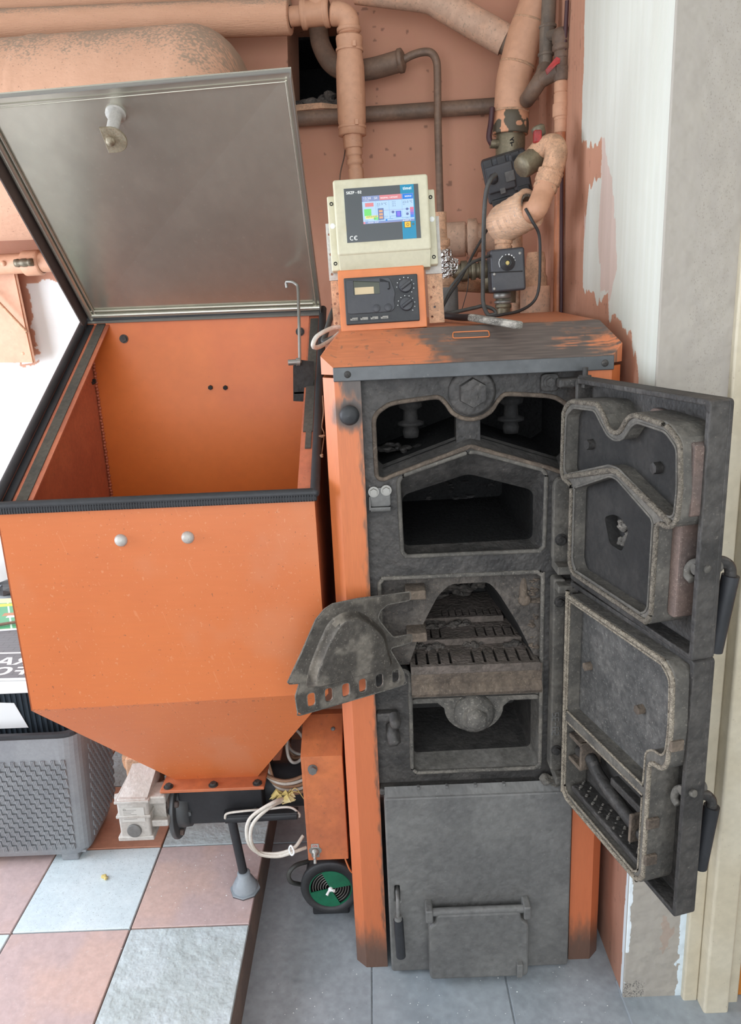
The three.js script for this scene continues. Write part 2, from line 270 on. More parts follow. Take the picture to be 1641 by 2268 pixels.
// ---------------------------------------------------------------- the setting: floors with their tiles, walls, window openings, door frame
const floor = struct('floor', [box(-0.34, 1.7, -0.12, -0.0022, -1.4, 2.6), box(-2.3, 0.0, -0.12, -0.05, -1.4, 2.6)], M.grout);
const tileGeo = (w, d, t) => new RoundedBoxGeometry(w, t, d, 1, 0.002);
{
  const g = clean(tileGeo(0.294, 0.596, 0.012)), R = rng(3);
  for (let i = -1; i < 3; i++) for (let j = -2; j < 1; j++) {
    const m = new THREE.Mesh(g, (i + j) % 2 ? M.floorGrey : M.floorGrey2); m.name = 'tile'; m.castShadow = m.receiveShadow = true;
    m.position.set(-0.055 + 0.297 * (i + 0.5), -0.006 + R() * 0.001, 0.17 + 0.599 * (j + 0.5)); m.rotation.y = R() < 0.5 ? 0 : Math.PI; floor.add(m);
  }
}
const raised = struct('floor_raised', [box(-2.3, -0.332, -0.05, 0.0935, -1.4, 2.6)], M.riser);
{
  const pitch = 0.2745, g = clean(tileGeo(pitch - 0.004, pitch - 0.004, 0.012)), R = rng(5);
  for (let i = -4; i < 1; i++) for (let j = -4; j < 3; j++) {
    const red = ((i + j) & 1) !== 0, mat = red ? (j < -1 ? M.tileOrange : M.tileRed) : (i === 0 || R() < 0.2 ? M.tileSlate : M.tileWhite);
    const m = new THREE.Mesh(g, mat); m.name = 'tile'; m.castShadow = m.receiveShadow = true;
    m.position.set(-0.605 + pitch * (i + 0.5), 0.094 + R() * 0.0006, -0.0335 + pitch * (j + 0.5)); m.rotation.y = Math.floor(R() * 4) * Math.PI / 2; raised.add(m);
  }
}
// right wall: old peach paint, white emulsion brushed over it from the corner, bare patches at its ragged border
const whiteEdge = [[-0.410,2.049], [-0.414,1.924], [-0.413,1.782], [-0.369,1.766], [-0.326,1.748], [-0.269,1.747], [-0.255,1.686], [-0.286,1.682], [-0.339,1.687], [-0.355,1.636], [-0.372,1.564], [-0.369,1.468], [-0.293,1.459], [-0.238,1.440], [-0.187,1.447], [-0.163,1.420], [-0.070,1.384], [-0.020,1.353], [0.017,1.311], [0.034,1.273], [0.05, 1.22], [0.05, 0.95], [0.2, 0.95], [0.2, 2.6], [-0.4, 2.6]];
const pinkPatch = [[-0.269,1.745], [-0.163,1.646], [-0.133,1.496], [-0.172,1.446], [-0.235,1.465], [-0.263,1.591], [-0.251,1.675]];
const faintPatch = [[-0.378,1.621], [-0.266,1.617], [-0.267,1.466], [-0.365,1.468]];
const fS = fbm(109, 150, 2), fA = fbm(101, 6, 4), fB = fbm(103, 40, 3), fC = noise2(105, 128);
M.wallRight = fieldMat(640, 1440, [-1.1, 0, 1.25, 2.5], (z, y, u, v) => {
  const s = (fB(u, v) - 0.5) * 0.03 + (fC(u, v * 0.05) - 0.5) * 0.012, q = [z + s * 0.6, y + s * 1.6], brush = fC(u, v * 0.05);
  let c = mix([198, 147, 121], [184, 134, 109], fA(u, v));
  if (fS(u, v) > 0.84) c = mix(c, [120, 86, 70], 0.5);
  if (y < 1.05 + s * 4) c = mix(c, [150, 108, 92], 0.5);  // lower wall darker: shade beside the boiler mixed into the colour, with some grime
  if (y < 0.98 && z > 0.086 + s * 0.5) c = [220, 228, 232];
  if (inside(q, faintPatch)) c = mix(c, [205, 188, 180], 0.55 + 0.3 * brush);
  if (inside(q, whiteEdge)) { c = mix([214, 216, 203], [205, 205, 194], fA(u + 0.3, v)); c = mix(c, [200, 203, 200], brush * 0.25); }
  if (inside(q, pinkPatch)) c = mix(c, [203, 172, 160], 0.65);
  return c.map((x) => x * (0.98 + 0.04 * brush));
}, { rough: 0.8, bump: bumpPlaster, bs: 0.003 });
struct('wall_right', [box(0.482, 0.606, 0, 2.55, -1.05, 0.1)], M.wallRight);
// narrow end of the wall: rough grey plaster, fresh white filler brushed down its two edges, mould specks at the foot
const fP = fbm(131, 10, 5), fQ = fbm(133, 100, 3);
M.wallFront = fieldMat(256, 2048, [0.48, 0, 0.132, 2.55], (x, y, u, v) => {
  const n = fP(u, v * 12) - 0.5, q = fQ(u, v * 16); let c = mix([172, 165, 154], [160, 153, 144], fP(u + 0.4, v * 8));
  if (y < 0.98 && x < 0.489 + n * 0.02 - (y < 0.12 ? 0.01 : 0)) c = [226, 234, 238];
  if (y < 0.75 && x > 0.592 + n * 0.02) c = [214, 226, 232];
  if (Math.hypot((x - 0.565) * 1.6, (y - 0.16) * 0.6) + n * 0.06 < 0.022) c = mix(c, [166, 140, 124], 0.5);
  if (y < 0.035 + n * 0.05 && x < 0.525 && q > 0.6) c = mix(c, [74, 72, 71], 0.75);
  if (q > 0.74 && Math.abs(x - 0.56) < 0.03 && y > 1) c = mix(c, [132, 124, 114], 0.6);
  return c;
}, { rough: 0.85, bump: bumpTex(79, 20, 4, 0.6), bs: 0.006, brep: 1.4 });
struct('wall_front', [box(0.481, 0.61, 0, 2.55, 0.0985, 0.105, 0.003)], M.wallFront);
struct('floor_threshold', [box(0.479, 1.7, -0.02, 0.004, 0.06, 0.5, 0.003)], M.floorGrey);
struct('trim_1', [box(0.604, 0.634, 0, 2.2, 0.1, 0.118, 0.004), box(0.634, 0.686, 0, 2.2, 0.1, 0.15, 0.006), box(0.686, 0.716, 0, 2.2, 0.1, 0.126, 0.004), box(0.604, 1.7, 2.2, 2.55, 0.02, 0.118)], M.doorCream);
struct('door_1', [box(0.716, 1.55, 0.005, 2.2, 0.08, 0.112, 0.004)], M.wood);
struct('wall_entry', [box(1.55, 1.7, 0, 2.55, 0.0, 0.12)], M.plainWhite);
struct('wall_side', [box(1.6, 1.7, 0, 2.55, 0.1, 2.6)], M.plainWhite);

// back wall: set at eight degrees, peach above, white emulsion at the lower left, an opening knocked through to the old flue
const wallHole = [[-0.675,2.213], [-0.530,2.205], [-0.529,2.118], [-0.525,1.986], [-0.593,1.999], [-0.660,1.998], [-0.685,1.991]];
const whiteBack = [[-1.556,1.567], [-1.499,1.569], [-1.446,1.569], [-1.197,1.560], [-1.152,0.401], [-3, 0], [-3, 1.15], [-1.683,1.355], [-1.650,1.344], [-1.632,1.332], [-1.610,1.322], [-1.571,1.322], [-1.554,1.325], [-1.553,1.385], [-1.548,1.482]];
M.wallBack = fieldMat(1024, 768, [-3.1, 0, 3.3, 2.55], (x, y, u, v) => {
  const s = (fB(u * 2, v * 2) - 0.5) * 0.05; let c = mix([194, 143, 117], [182, 132, 107], fA(u * 2, v * 2));
  if (fS(u, v) > 0.85) c = mix(c, [112, 80, 66], 0.6);
  if (inside([x + s, y + s], whiteBack)) c = mix([232, 232, 228], [214, 212, 206], fA(u * 3, v * 3));
  return c;
}, { rough: 0.75, bump: bumpPlaster, bs: 0.003 });
{
  const s = path2([[-3.1, 0], [0.16, 0], [0.16, 2.55], [-3.1, 2.55]]); s.holes.push(path2(wallHole, THREE.Path));
  const g = new THREE.ExtrudeGeometry(s, { depth: 0.14, bevelEnabled: false }).translate(0, 0, -0.14);
  const w = obj('wall_back', g, M.wallBack); w.userData.kind = 'structure'; w.position.set(0.482, 0, -0.85); w.rotation.y = -8 * Math.PI / 180;
  const h = wallHole[6], k = wallHole[1];
  const chip = obj('plaster_edge', [plate(rounded([[h[0] - 0.004, h[1] + 0.004], [-0.659,2.003], [-0.592,2.003], [-0.524,1.990], [-0.522,1.981], [-0.590,1.988], [-0.658,1.987], [h[0] - 0.002, h[1] - 0.008]], 0.004), -0.004, 0.006, { bevel: 0.001 })], M.peachWorn, w, true);
  const cav = obj('flue_opening', [box(h[0] - 0.06, k[0] + 0.08, h[1] - 0.02, h[1], -0.42, -0.14), box(h[0] - 0.06, k[0] + 0.08, k[1], k[1] + 0.02, -0.42, -0.14), box(h[0] - 0.08, h[0] - 0.06, h[1] - 0.02, k[1] + 0.02, -0.42, -0.14), box(k[0] + 0.08, k[0] + 0.1, h[1] - 0.02, k[1] + 0.02, -0.42, -0.14), box(h[0] - 0.06, k[0] + 0.08, h[1], k[1], -0.44, -0.42)], M.soot, w, true);
  const R = rng(8), rub = []; for (let i = 0; i < 26; i++) rub.push(lump([h[0] + 0.005 + R() * 0.13, h[1] + 0.006 + R() * 0.03, -0.03 - R() * 0.1], 0.012 + R() * 0.014, i + 40));
  const r = obj('rubble', rub, M.fireclay, w, true); r.userData.kind = 'stuff';
}
struct('ceiling', [box(-2.5, 1.8, 2.5, 2.62, -1.5, 2.7)], M.plainWhite);
// left wall and rear wall, each with a window opening, frame and pane
function windowIn(n, o, hole, axis) {
  const f = 0.05, [a0, a1, b0, b1] = hole, mk = (u0, u1, y0, y1, d0, d1) => (axis === 'x' ? box(d0, d1, y0, y1, u0, u1) : box(u0, u1, y0, y1, d0, d1));
  const c = (a0 + a1) / 2, w = struct('window_' + n, [mk(a0, a0 + f, b0, b1, o, o + 0.06), mk(a1 - f, a1, b0, b1, o, o + 0.06), mk(a0 + f, a1 - f, b0, b0 + f, o, o + 0.06), mk(a0 + f, a1 - f, b1 - f, b1, o, o + 0.06), mk(c - 0.03, c + 0.03, b0 + f, b1 - f, o, o + 0.06)], M.white);
  obj('pane', mk(a0 + f, c - 0.03, b0 + f, b1 - f, o + 0.028, o + 0.032), M.glass, w); obj('pane', mk(c + 0.03, a1 - f, b0 + f, b1 - f, o + 0.028, o + 0.032), M.glass, w);
}
struct('wall_left', [box(-2.5, -2.3, 0, 2.55, -1.5, -0.8), box(-2.5, -2.3, 0, 2.55, 0.7, 2.7), box(-2.5, -2.3, 0, 0.6, -0.8, 0.7), box(-2.5, -2.3, 1.9, 2.55, -0.8, 0.7)], M.plainWhite);
windowIn(1, -2.42, [-0.8, 0.7, 0.6, 1.9], 'x');
struct('wall_rear', [box(-2.5, -1.6, 0, 2.55, 2.5, 2.7), box(1.0, 1.8, 0, 2.55, 2.5, 2.7), box(-1.6, 1.0, 0, 0.7, 2.5, 2.7), box(-1.6, 1.0, 2.4, 2.55, 2.5, 2.7)], M.plainWhite);
windowIn(2, 2.58, [-1.6, 1.0, 0.7, 2.4], 'z');
// ---------------------------------------------------------------- the boiler
const bx0 = -0.089, bx1 = 0.461;
const boiler = thing('boiler', 'orange solid-fuel boiler with black cast-iron front and two open fire doors', 'boiler', [0.186, 0, -0.2]);
const nS = fbm(201, 12, 4), nT = noise2(203, 160);
// orange sheet columns: bare soot rubbed along the inner edge, round the knob and at the foot
const columnField = (flip) => (x, y, u, v) => {
  const X = flip ? 0.372 - x : x, n = nS(u, v * 4) - 0.5, k = nT(u * 0.6, v * 0.5) - 0.5;
  let c = mix([205, 117, 67], [195, 108, 62], nS(u + 0.4, v * 3)).map((q) => q * (1 + k * 0.05));
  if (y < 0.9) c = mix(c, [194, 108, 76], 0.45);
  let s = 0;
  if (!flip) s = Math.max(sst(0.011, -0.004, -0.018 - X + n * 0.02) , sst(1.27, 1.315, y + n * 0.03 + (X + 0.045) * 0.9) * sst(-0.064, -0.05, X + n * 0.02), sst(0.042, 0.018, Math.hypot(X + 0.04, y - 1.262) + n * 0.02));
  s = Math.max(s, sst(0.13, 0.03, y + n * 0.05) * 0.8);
  
  return mix(c, mix([62, 59, 57], [78, 74, 71], nS(u * 2, v * 5)), s * 0.92);
};
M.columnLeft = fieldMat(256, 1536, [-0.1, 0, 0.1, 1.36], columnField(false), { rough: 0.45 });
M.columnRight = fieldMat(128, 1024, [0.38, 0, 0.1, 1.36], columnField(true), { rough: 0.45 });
const colProfile = (s, c) => [[c + s * 0.275, -0.62], [c + s * 0.275, -0.022], [c + s * 0.253, 0], [c + s * 0.205, 0], [c + s * 0.205, -0.03], [c + s * 0.215, -0.03], [c + s * 0.215, -0.62]];
function columnGeo(s) {
  const pts = colProfile(s, 0.186), g = new THREE.ExtrudeGeometry(path2(s < 0 ? pts.map(([a, b]) => [a, -b]) : pts.map(([a, b]) => [a, -b])), { depth: 1.328, bevelEnabled: false });
  return g.rotateX(-Math.PI / 2);
}
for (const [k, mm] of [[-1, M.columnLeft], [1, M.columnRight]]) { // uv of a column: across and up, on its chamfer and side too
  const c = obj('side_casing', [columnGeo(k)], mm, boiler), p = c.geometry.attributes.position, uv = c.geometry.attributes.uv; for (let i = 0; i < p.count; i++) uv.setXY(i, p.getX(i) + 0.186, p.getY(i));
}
obj('back_casing', [box(bx0 + 0.01, bx1 - 0.01, 0.05, 1.33, -0.63, -0.61)], M.orangeDirty, boiler);
// hood: hipped sheet cover, soot smeared across the front slope
{
  const f = 1.346, s = 1.367, r = 1.407, b = 1.421, zb = -0.44, L = [-0.067, f, 0.002], R = [0.439, f, 0.002], LA = [-0.091, s, -0.022], RA = [0.463, s, -0.022], Lr = [-0.054, r, -0.1], Rr = [0.443, r, -0.1], Lb = [-0.054, b, zb], Rb = [0.443, b, zb], LB = [-0.091, s, zb], RB = [0.463, s, zb];
  const dn = (p) => [p[0], 1.334, p[2]];
  const tris = (...q) => { const g = new THREE.BufferGeometry(); g.setAttribute('position', new THREE.Float32BufferAttribute(q.flat(2), 3)); g.computeVertexNormals(); return g; };
  const quad = (a, b2, c, d) => tris([a, b2, c], [a, c, d]);
  const hood = [quad(L, R, Rr, Lr), tris([L, Lr, LA]), tris([R, RA, Rr]), quad(LA, Lr, Lb, LB), quad(RA, RB, Rb, Rr), quad(Lr, Rr, Rb, Lb), quad(dn(L), dn(R), R, L), quad(dn(LA), dn(L), L, LA), quad(dn(R), dn(RA), RA, R), quad(dn(LB), dn(LA), LA, LB), quad(dn(RA), dn(RB), RB, RA), quad(LB, Lb, Rb, RB)];
  M.hood = fieldMat(1024, 768, [-0.1, -0.48, 0.57, 0.49], (x, q, u, v) => {
    const z = q, n = nS(u * 1.5, v) - 0.5, st = nT(u * 0.12, v * 0.9) - 0.5;   // streaks run along the hood
    let c = mix([202, 122, 80], [190, 113, 78], nS(u, v + 0.3)); let soot = 0;
    if (z < 0) soot = Math.max(sst(0.1, 0.18, x + n * 0.1 + st * 0.05 - z * 0.4) * sst(0.44, 0.33, x + n * 0.24 + st * 0.1 - (z + 0.1) * 0.7), sst(0.30, 0.42, x + n * 0.2 + st * 0.2) * sst(-0.045, -0.075, z + n * 0.04), sst(-0.07, -0.09, z + n * 0.03) * sst(0.02, 0.14, x));
    if (z < 0) soot *= 0.12 + 0.88 * sst(-0.135, -0.1, z + n * 0.05);
    soot = Math.min(1, soot + sst(0.62, 0.8, nS(u * 5, v * 5)) * 0.35);
    if (z < 0 && Math.min(x + 0.091, 0.463 - x) < 0.0015) soot = 0;
    return mix(c, mix([70, 70, 70], [88, 86, 84], 0.5 + st), soot * 0.88).map((q2) => q2 * (1 + st * 0.08));
  }, { rough: 0.5 });
  M.hood.side = THREE.DoubleSide;
  const h = obj('hood', hood, M.hood, boiler); h.userData.label = 'orange hipped top cover smeared with soot';
  // uv of the hood: x across, z from the front edge (all faces looked at from above)
  const p = h.geometry.attributes.position, uv = h.geometry.attributes.uv; for (let i = 0; i < p.count; i++) uv.setXY(i, p.getX(i) + 0.186, p.getZ(i) - 0.2);
  const tb = [[0.161, 1.397, -0.082], [0.226, 1.397, -0.082], [0.225, 1.387, -0.064], [0.159, 1.387, -0.064]];
  obj('tab_outline', [tube(tb, 0.0012, { closed: true, t: 0.1, n: 60, rad: 6 })], M.orange, h);
}
const trim = obj('trim_strip', [box(-0.068, 0.441, 1.3215, 1.347, -0.004, 0.006, 0.0018)], M.steelDark, boiler);
for (const x of [-0.042, 0.424]) obj('screw', [dome([x, 1.334, 0.006], [0, 0, 1], 0.0065, 0.003), box(x - 0.004, x + 0.004, 1.3334, 1.3346, 0.008, 0.0095), box(x - 0.0006, x + 0.0006, 1.33, 1.338, 0.008, 0.0095)], M.cast, trim);
// cast-iron front with its three openings
const zf = -0.02;
const upperL = [[0.002, 1.236], [0.004, 1.25], [0.011, 1.26], [0.029, 1.272], [0.05, 1.277], [0.115, 1.283], [0.128, 1.281], [0.139, 1.269], [0.15, 1.253], [0.166, 1.243], [0.186, 1.239]];
const upperBottom = [[0.37, 1.143], [0.365, 1.134], [0.353, 1.131], [0.327, 1.141], [0.2, 1.182], [0.186, 1.187], [0.172, 1.184], [0.043, 1.141], [0.016, 1.131], [0.007, 1.134], [0.003, 1.143]];
const upperOuter = [...upperL, ...upperL.slice(0, -1).reverse().map(([x, y]) => [0.372 - x, y]), ...upperBottom];
const midOuter = rounded([[0.044, 1.134], [0.186, 1.179], [0.328, 1.134], [0.325, 0.974], [0.047, 0.974]], 0.016);
const midInner = rounded([[0.052, 1.088], [0.183, 1.126], [0.311, 1.087], [0.311, 0.986], [0.051, 0.983]], 0.014);
const lowOuter = [...rounded([[-0.001, 0.93], [0.324, 0.93], [0.324, 0.488], [0.052, 0.488], [0.054, 0.728], [-0.001, 0.728]], 0.018)];
const frontOuter = rounded([[-0.019, 0.462], [0.391, 0.462], [0.391, 1.328], [-0.019, 1.328]], 0.004);
obj('cast_front', [plate(frontOuter, zf - 0.03, zf, { holes: [upperOuter, midOuter, lowOuter].map((h) => h.slice().reverse()) }), box(-0.019, 0.391, 0.452, 0.466, -0.04, 0.005, 0.004)], M.cast, boiler);
const loop3 = (p, z) => p.map(([x, y]) => [x, y, z]);
for (const [p, mm] of [[upperOuter, M.castBrown], [midOuter, M.castFrame], [lowOuter, M.castAsh]]) obj('opening_rim', [tube(loop3(p, zf), 0.0045, { closed: true, t: 0.3, n: p.length * 6, rad: 8 })], mm, boiler);
// upper chamber: bevelled lower band, mullion, two flue turbulators, sooty walls
{
  const band = [[0.003, 1.143, zf], [0.016, 1.131, zf], [0.172, 1.184, zf], [0.186, 1.187, zf], [0.2, 1.184, zf], [0.356, 1.131, zf], [0.369, 1.143, zf]], back = band.map(([x, y, z], i) => [x, y + 0.02, -0.065]);
  const tri = []; for (let i = 0; i < band.length - 1; i++) tri.push(band[i], band[i + 1], back[i + 1], band[i], back[i + 1], back[i]);
  const g = new THREE.BufferGeometry(); g.setAttribute('position', new THREE.Float32BufferAttribute(tri.flat(), 3)); g.computeVertexNormals();
  const sh = [[-0.012, 1.16], [0.012, 1.145], [0.186, 1.205], [0.36, 1.145], [0.384, 1.16], [0.384, 1.31], [-0.012, 1.31]];
  const A = loop3(sh, -0.05), B = loop3(sh, -0.32);
  obj('lower_band', [g], M.castTwo, boiler);
  obj('upper_chamber', [loft(A, B, false), plate(sh, -0.335, -0.32)], M.soot, boiler);
  obj('mullion', [sheet([[0.159, 1.185, -0.045], [0.205, 1.185, -0.045], [0.205, 1.25, -0.045], [0.159, 1.25, -0.045]], 0.03)], M.cast, boiler);
  for (const x of [0.077, 0.281]) obj('turbulator', [lathe([[0, 0], [0.015, 0], [0.017, 0.012], [0.014, 0.022], [0.027, 0.026], [0.027, 0.032], [0.015, 0.036], [0.014, 0.056], [0.024, 0.062], [0.026, 0.072], [0.016, 0.076], [0.016, 0.1], [0, 0.1]], [x, 1.19, -0.14], [0, 1, 0], 16)], M.castDark, boiler);
  const R = rng(77), ash = []; for (let i = 0; i < 14; i++) ash.push(lump([0.02 + R() * 0.1, 1.168 + R() * 0.006 + 0.0, -0.1 - R() * 0.06], 0.006 + R() * 0.008, 300 + i, 0.5));
  obj('soot_debris', ash, M.cast, boiler).userData.kind = 'stuff';
}
// middle opening: sloped sill round the fire hole, dark fire chamber
{
  const A = loop3(midOuter, zf), B = loop3(midInner, -0.06), C = loop3(midInner, -0.42);
  obj('sill', [loft(A, B, true)], M.cast, boiler).material.side = THREE.DoubleSide;
  obj('fire_chamber', [loft(B, C, true), plate(midInner, -0.43, -0.42)], M.soot, boiler);
  const R = rng(78), fl = []; for (let i = 0; i < 16; i++) fl.push(lump([0.09 + R() * 0.17, 1.01 + R() * 0.05, -0.19 - R() * 0.2], 0.004 + R() * 0.006, 330 + i, 0.4));
  obj('soot_flake', fl, M.castDark, boiler).userData.kind = 'stuff';
}
// lower opening: recess for the deflector lugs, sloping side tiles, stepped grate, lip, hub, ash pit
const arch = rounded([[0.054, 0.733], [0.086, 0.824], [0.116, 0.882], [0.141, 0.906], [0.219, 0.907], [0.238, 0.884], [0.277, 0.816], [0.316, 0.733]], 0.012, 3);
const archBack = arch.map(([x, y]) => [0.186 + (x - 0.186) * 0.62, 0.745 + (y - 0.733) * 0.82]);
obj('burner_panel', [plate([[-0.004, 0.733], [0.054, 0.733], ...arch.slice(4, -4).reverse().reverse(), [0.316, 0.733], [0.33, 0.733], [0.33, 0.934], [-0.004, 0.934]], -0.055, -0.036), box(-0.012, 0.34, 0.932, 0.95, -0.06, -0.022), box(-0.012, -0.003, 0.72, 0.94, -0.06, -0.022), box(0.324, 0.336, 0.47, 0.94, -0.06, -0.022)], M.fireclay, boiler);
obj('burner_chamber', [loft(loop3(arch, -0.04), loop3(archBack, -0.34), true), plate(archBack, -0.35, -0.34)], M.castDark, boiler);
function grateStep(y, z0, z1, x0, x1, n, len, skip) {
  const s = path2([[x0, -z1], [x1, -z1], [x1, -z0], [x0, -z0]]), w = (x1 - x0) / n;
  for (let i = 0; i < n; i++) if (!skip.includes(i)) s.holes.push(path2(rounded([[x0 + (i + 0.26) * w, -z1 + 0.008], [x0 + (i + 0.66) * w, -z1 + 0.008], [x0 + (i + 0.62) * w, -z1 + len], [x0 + (i + 0.3) * w, -z1 + len]], 0.004, 2), THREE.Path));
  return new THREE.ExtrudeGeometry(s, { depth: 0.014, bevelEnabled: true, bevelSize: 0.002, bevelThickness: 0.002, bevelSegments: 2 }).rotateX(-Math.PI / 2).translate(0, y - 0.014, 0);
}
obj('grate_step', [grateStep(0.741, -0.11, -0.004, 0.058, 0.316, 11, 0.078, [4])], M.grate, boiler);
obj('grate_step', [grateStep(0.755, -0.2, -0.1, 0.078, 0.296, 11, 0.066, [3, 4, 5])], M.grate, boiler);
obj('grate_step', [grateStep(0.768, -0.33, -0.185, 0.1, 0.272, 11, 0.05, [0, 1])], M.grate, boiler);
obj('under_grate', [box(0.056, 0.32, 0.7, 0.704, -0.34, -0.062)], M.black, boiler);
{
  const R = rng(79), a = []; for (let i = 0; i < 22; i++) a.push(lump([0.07 + R() * 0.23, 0.744 + R() * 0.003, -0.086 - R() * 0.014], 0.005 + R() * 0.005, 360 + i, 0.6));
  for (let i = 0; i < 16; i++) a.push(lump([0.09 + R() * 0.1, 0.758 + R() * 0.004, -0.16 - R() * 0.03], 0.006 + R() * 0.008, 390 + i, 0.5));
  for (let i = 0; i < 18; i++) a.push(lump([0.14 + R() * 0.1, 0.772 + R() * 0.05, -0.28 - R() * 0.05], 0.01 + R() * 0.014, 410 + i, 0.7));
  obj('ash_clinker', a, M.fireclay, boiler).userData.kind = 'stuff';
  const b = []; for (let i = 0; i < 14; i++) b.push(lump([0.27 + R() * 0.048, 0.86 + R() * 0.06, -0.036 - R() * 0.01], 0.005 + R() * 0.008, 440 + i));
  for (let i = 0; i < 8; i++) b.push(lump([0.305 + R() * 0.013, 0.76 + R() * 0.09, -0.036 - R() * 0.008], 0.004 + R() * 0.006, 460 + i));
  obj('ash_crust', b, M.castBrown, boiler).userData.kind = 'stuff';
  obj('lug_bolt', [rod([0.288, 0.875, -0.03], [0.29, 0.92, -0.045], 0.009, 0.006, 8), dome([0.29, 0.868, -0.03], [0, 0, 1], 0.013, 0.01)], M.castBrown, boiler);
}
{ // rolled lip below the grate
  const prof = [[-0.003, 0.741], [-0.004, 0.722], [-0.008, 0.7], [0.0, 0.692], [0.004, 0.684], [-0.002, 0.675], [-0.02, 0.67]], pos = [];
  for (let i = 0; i < prof.length - 1; i++) { const [z0, y0] = prof[i], [z1, y1] = prof[i + 1], a = [0.056, y0, z0], b = [0.322, y0, z0], c = [0.322, y1, z1], d = [0.056, y1, z1]; pos.push(...a, ...d, ...c, ...a, ...c, ...b); }
  const g = new THREE.BufferGeometry(); g.setAttribute('position', new THREE.Float32BufferAttribute(pos, 3)); g.computeVertexNormals();
  obj('grate_lip', [g, box(0.056, 0.322, 0.672, 0.7, -0.06, -0.03)], M.castBrown, boiler);
}
{ // hub plate over the ash pit
  const arc = []; for (let k = 0; k <= 16; k++) { const a = -Math.PI * k / 16; arc.push([0.186 + 0.062 * Math.cos(a), 0.632 + 0.056 * Math.sin(a)]); }
  const h = obj('hub_plate', [plate([[0.053, 0.672], [0.053, 0.645], [0.11, 0.645], ...arc.reverse(), [0.262, 0.645], [0.322, 0.645], [0.322, 0.672]], -0.05, -0.028, { bevel: 0.002 }), lathe([[0.042, 0], [0.042, 0.012], [0.037, 0.014], [0.036, 0.019], [0.030, 0.021], [0.028, 0.026], [0, 0.026]], [0.186, 0.622, -0.03], [0, 0, 1], 32)], M.castAsh, boiler);
  obj('hub_nut', [lathe([[0.024, 0], [0.022, 0.012], [0.014, 0.018], [0, 0.019]], [0.188, 0.62, -0.005], [0, -0.1, 1], 6)], M.castAsh, h);
  const P = rounded([[0.054, 0.66], [0.322, 0.66], [0.322, 0.49], [0.054, 0.49]], 0.012), Q = rounded([[0.058, 0.66], [0.314, 0.66], [0.314, 0.508], [0.058, 0.504]], 0.012);
  obj('pit_sill', [loft(loop3(P, -0.022), loop3(Q, -0.07), true)], M.pitSill, boiler);
  obj('ash_pit', [loft(loop3(Q, -0.07), loop3(Q, -0.26), true), plate(Q, -0.27, -0.26)], M.castTwo, boiler);
}
// plug, hinge ears, bolts and bracket on the cast front
{
  const pl = obj('plug', [lathe([[0.044, 0], [0.044, 0.008], [0.038, 0.011], [0, 0.011]], [0.186, 1.29, zf], [0, 0, 1], 36)], M.cast, boiler);
  obj('hexagon_head', [orient(new THREE.CylinderGeometry(0.026, 0.028, 0.016, 6), [0.186, 1.29, zf + 0.018], [0, 0, 1])], M.cast, pl);
}
obj('knob', [lathe([[0.008, 0], [0.008, 0.006], [0.014, 0.01], [0.0185, 0.02], [0.0175, 0.028], [0.012, 0.034], [0, 0.037]], [-0.042, 1.262, 0], [0, 0, 1], 24)], M.blackPlastic, boiler).userData.label = 'round black ball knob';
const br = obj('latch_bracket', [tube([[-0.012, 1.098, zf + 0.004], [-0.012, 1.085, zf + 0.012], [-0.012, 1.075, zf + 0.014]], 0.002), plate(rounded([[-0.012, 1.116], [0.028, 1.116], [0.028, 1.078], [-0.012, 1.078]], 0.006), zf, zf + 0.006, { bevel: 0.002 }), orient(new THREE.CylinderGeometry(0.012, 0.012, 0.038, 16, 1, false, 0, 3.14), [0.008, 1.08, zf + 0.004], [1, 0, 0])], M.castGrey, boiler);
for (const [x, y] of [[-0.004, 1.109], [0.02, 1.111]]) obj('bolt', hexBolt([x, y, zf + 0.006], [0, 0, 1], 0.0075, 0.009, 0.0105), M.zinc, br);
const hinge1 = obj('hinge_arm', [plate(rounded([[0.312, 1.286], [0.345, 1.286], [0.345, 1.318], [0.312, 1.318]], 0.01), zf, zf + 0.014, { bevel: 0.002 }), box(0.338, 0.384, 1.294, 1.31, zf + 0.002, 0.024, 0.004), lathe([[0.011, 0], [0.011, 0.018], [0, 0.018]], [0.382, 1.298, 0.03], [0, 1, 0], 18), rod([0.382, 1.28, 0.03], [0.382, 1.33, 0.03], 0.005)], M.cast, boiler);
obj('bolt', hexBolt([0.328, 1.303, zf + 0.014], [0, 0, 1], 0.009, 0.009, 0.012), M.cast, hinge1);
const hinge2 = obj('hinge_plate', [plate(rounded([[0.338, 0.945], [0.37, 0.945], [0.37, 1.122], [0.338, 1.122]], 0.026), zf, zf + 0.016, { bevel: 0.003 }), box(0.34, 0.395, 0.94, 0.956, zf, 0.032, 0.003)], M.castFrame, boiler);
obj('bolt', hexBolt([0.354, 1.0, zf + 0.016], [0, 0, 1], 0.009, 0.009, 0.012), M.cast, hinge2);
const hinge3 = obj('hinge_bar', [plate(rounded([[0.338, 0.5], [0.362, 0.5], [0.362, 0.925], [0.338, 0.925]], 0.008), zf, 0.012, { bevel: 0.003 }), box(0.34, 0.394, 0.905, 0.92, 0.0, 0.04, 0.003), box(0.345, 0.394, 0.482, 0.5, zf, 0.036, 0.003)], M.castFrame, boiler);
for (const y of [0.878, 0.55]) obj('bolt', hexBolt([0.35, y, 0.012], [0, 0, 1], 0.0085, 0.009, 0.011), M.cast, hinge3);
obj('casting_number', digits('29-35', 0.3475, 0.585, 0.0125, 0.013), M.castGrey, hinge3);
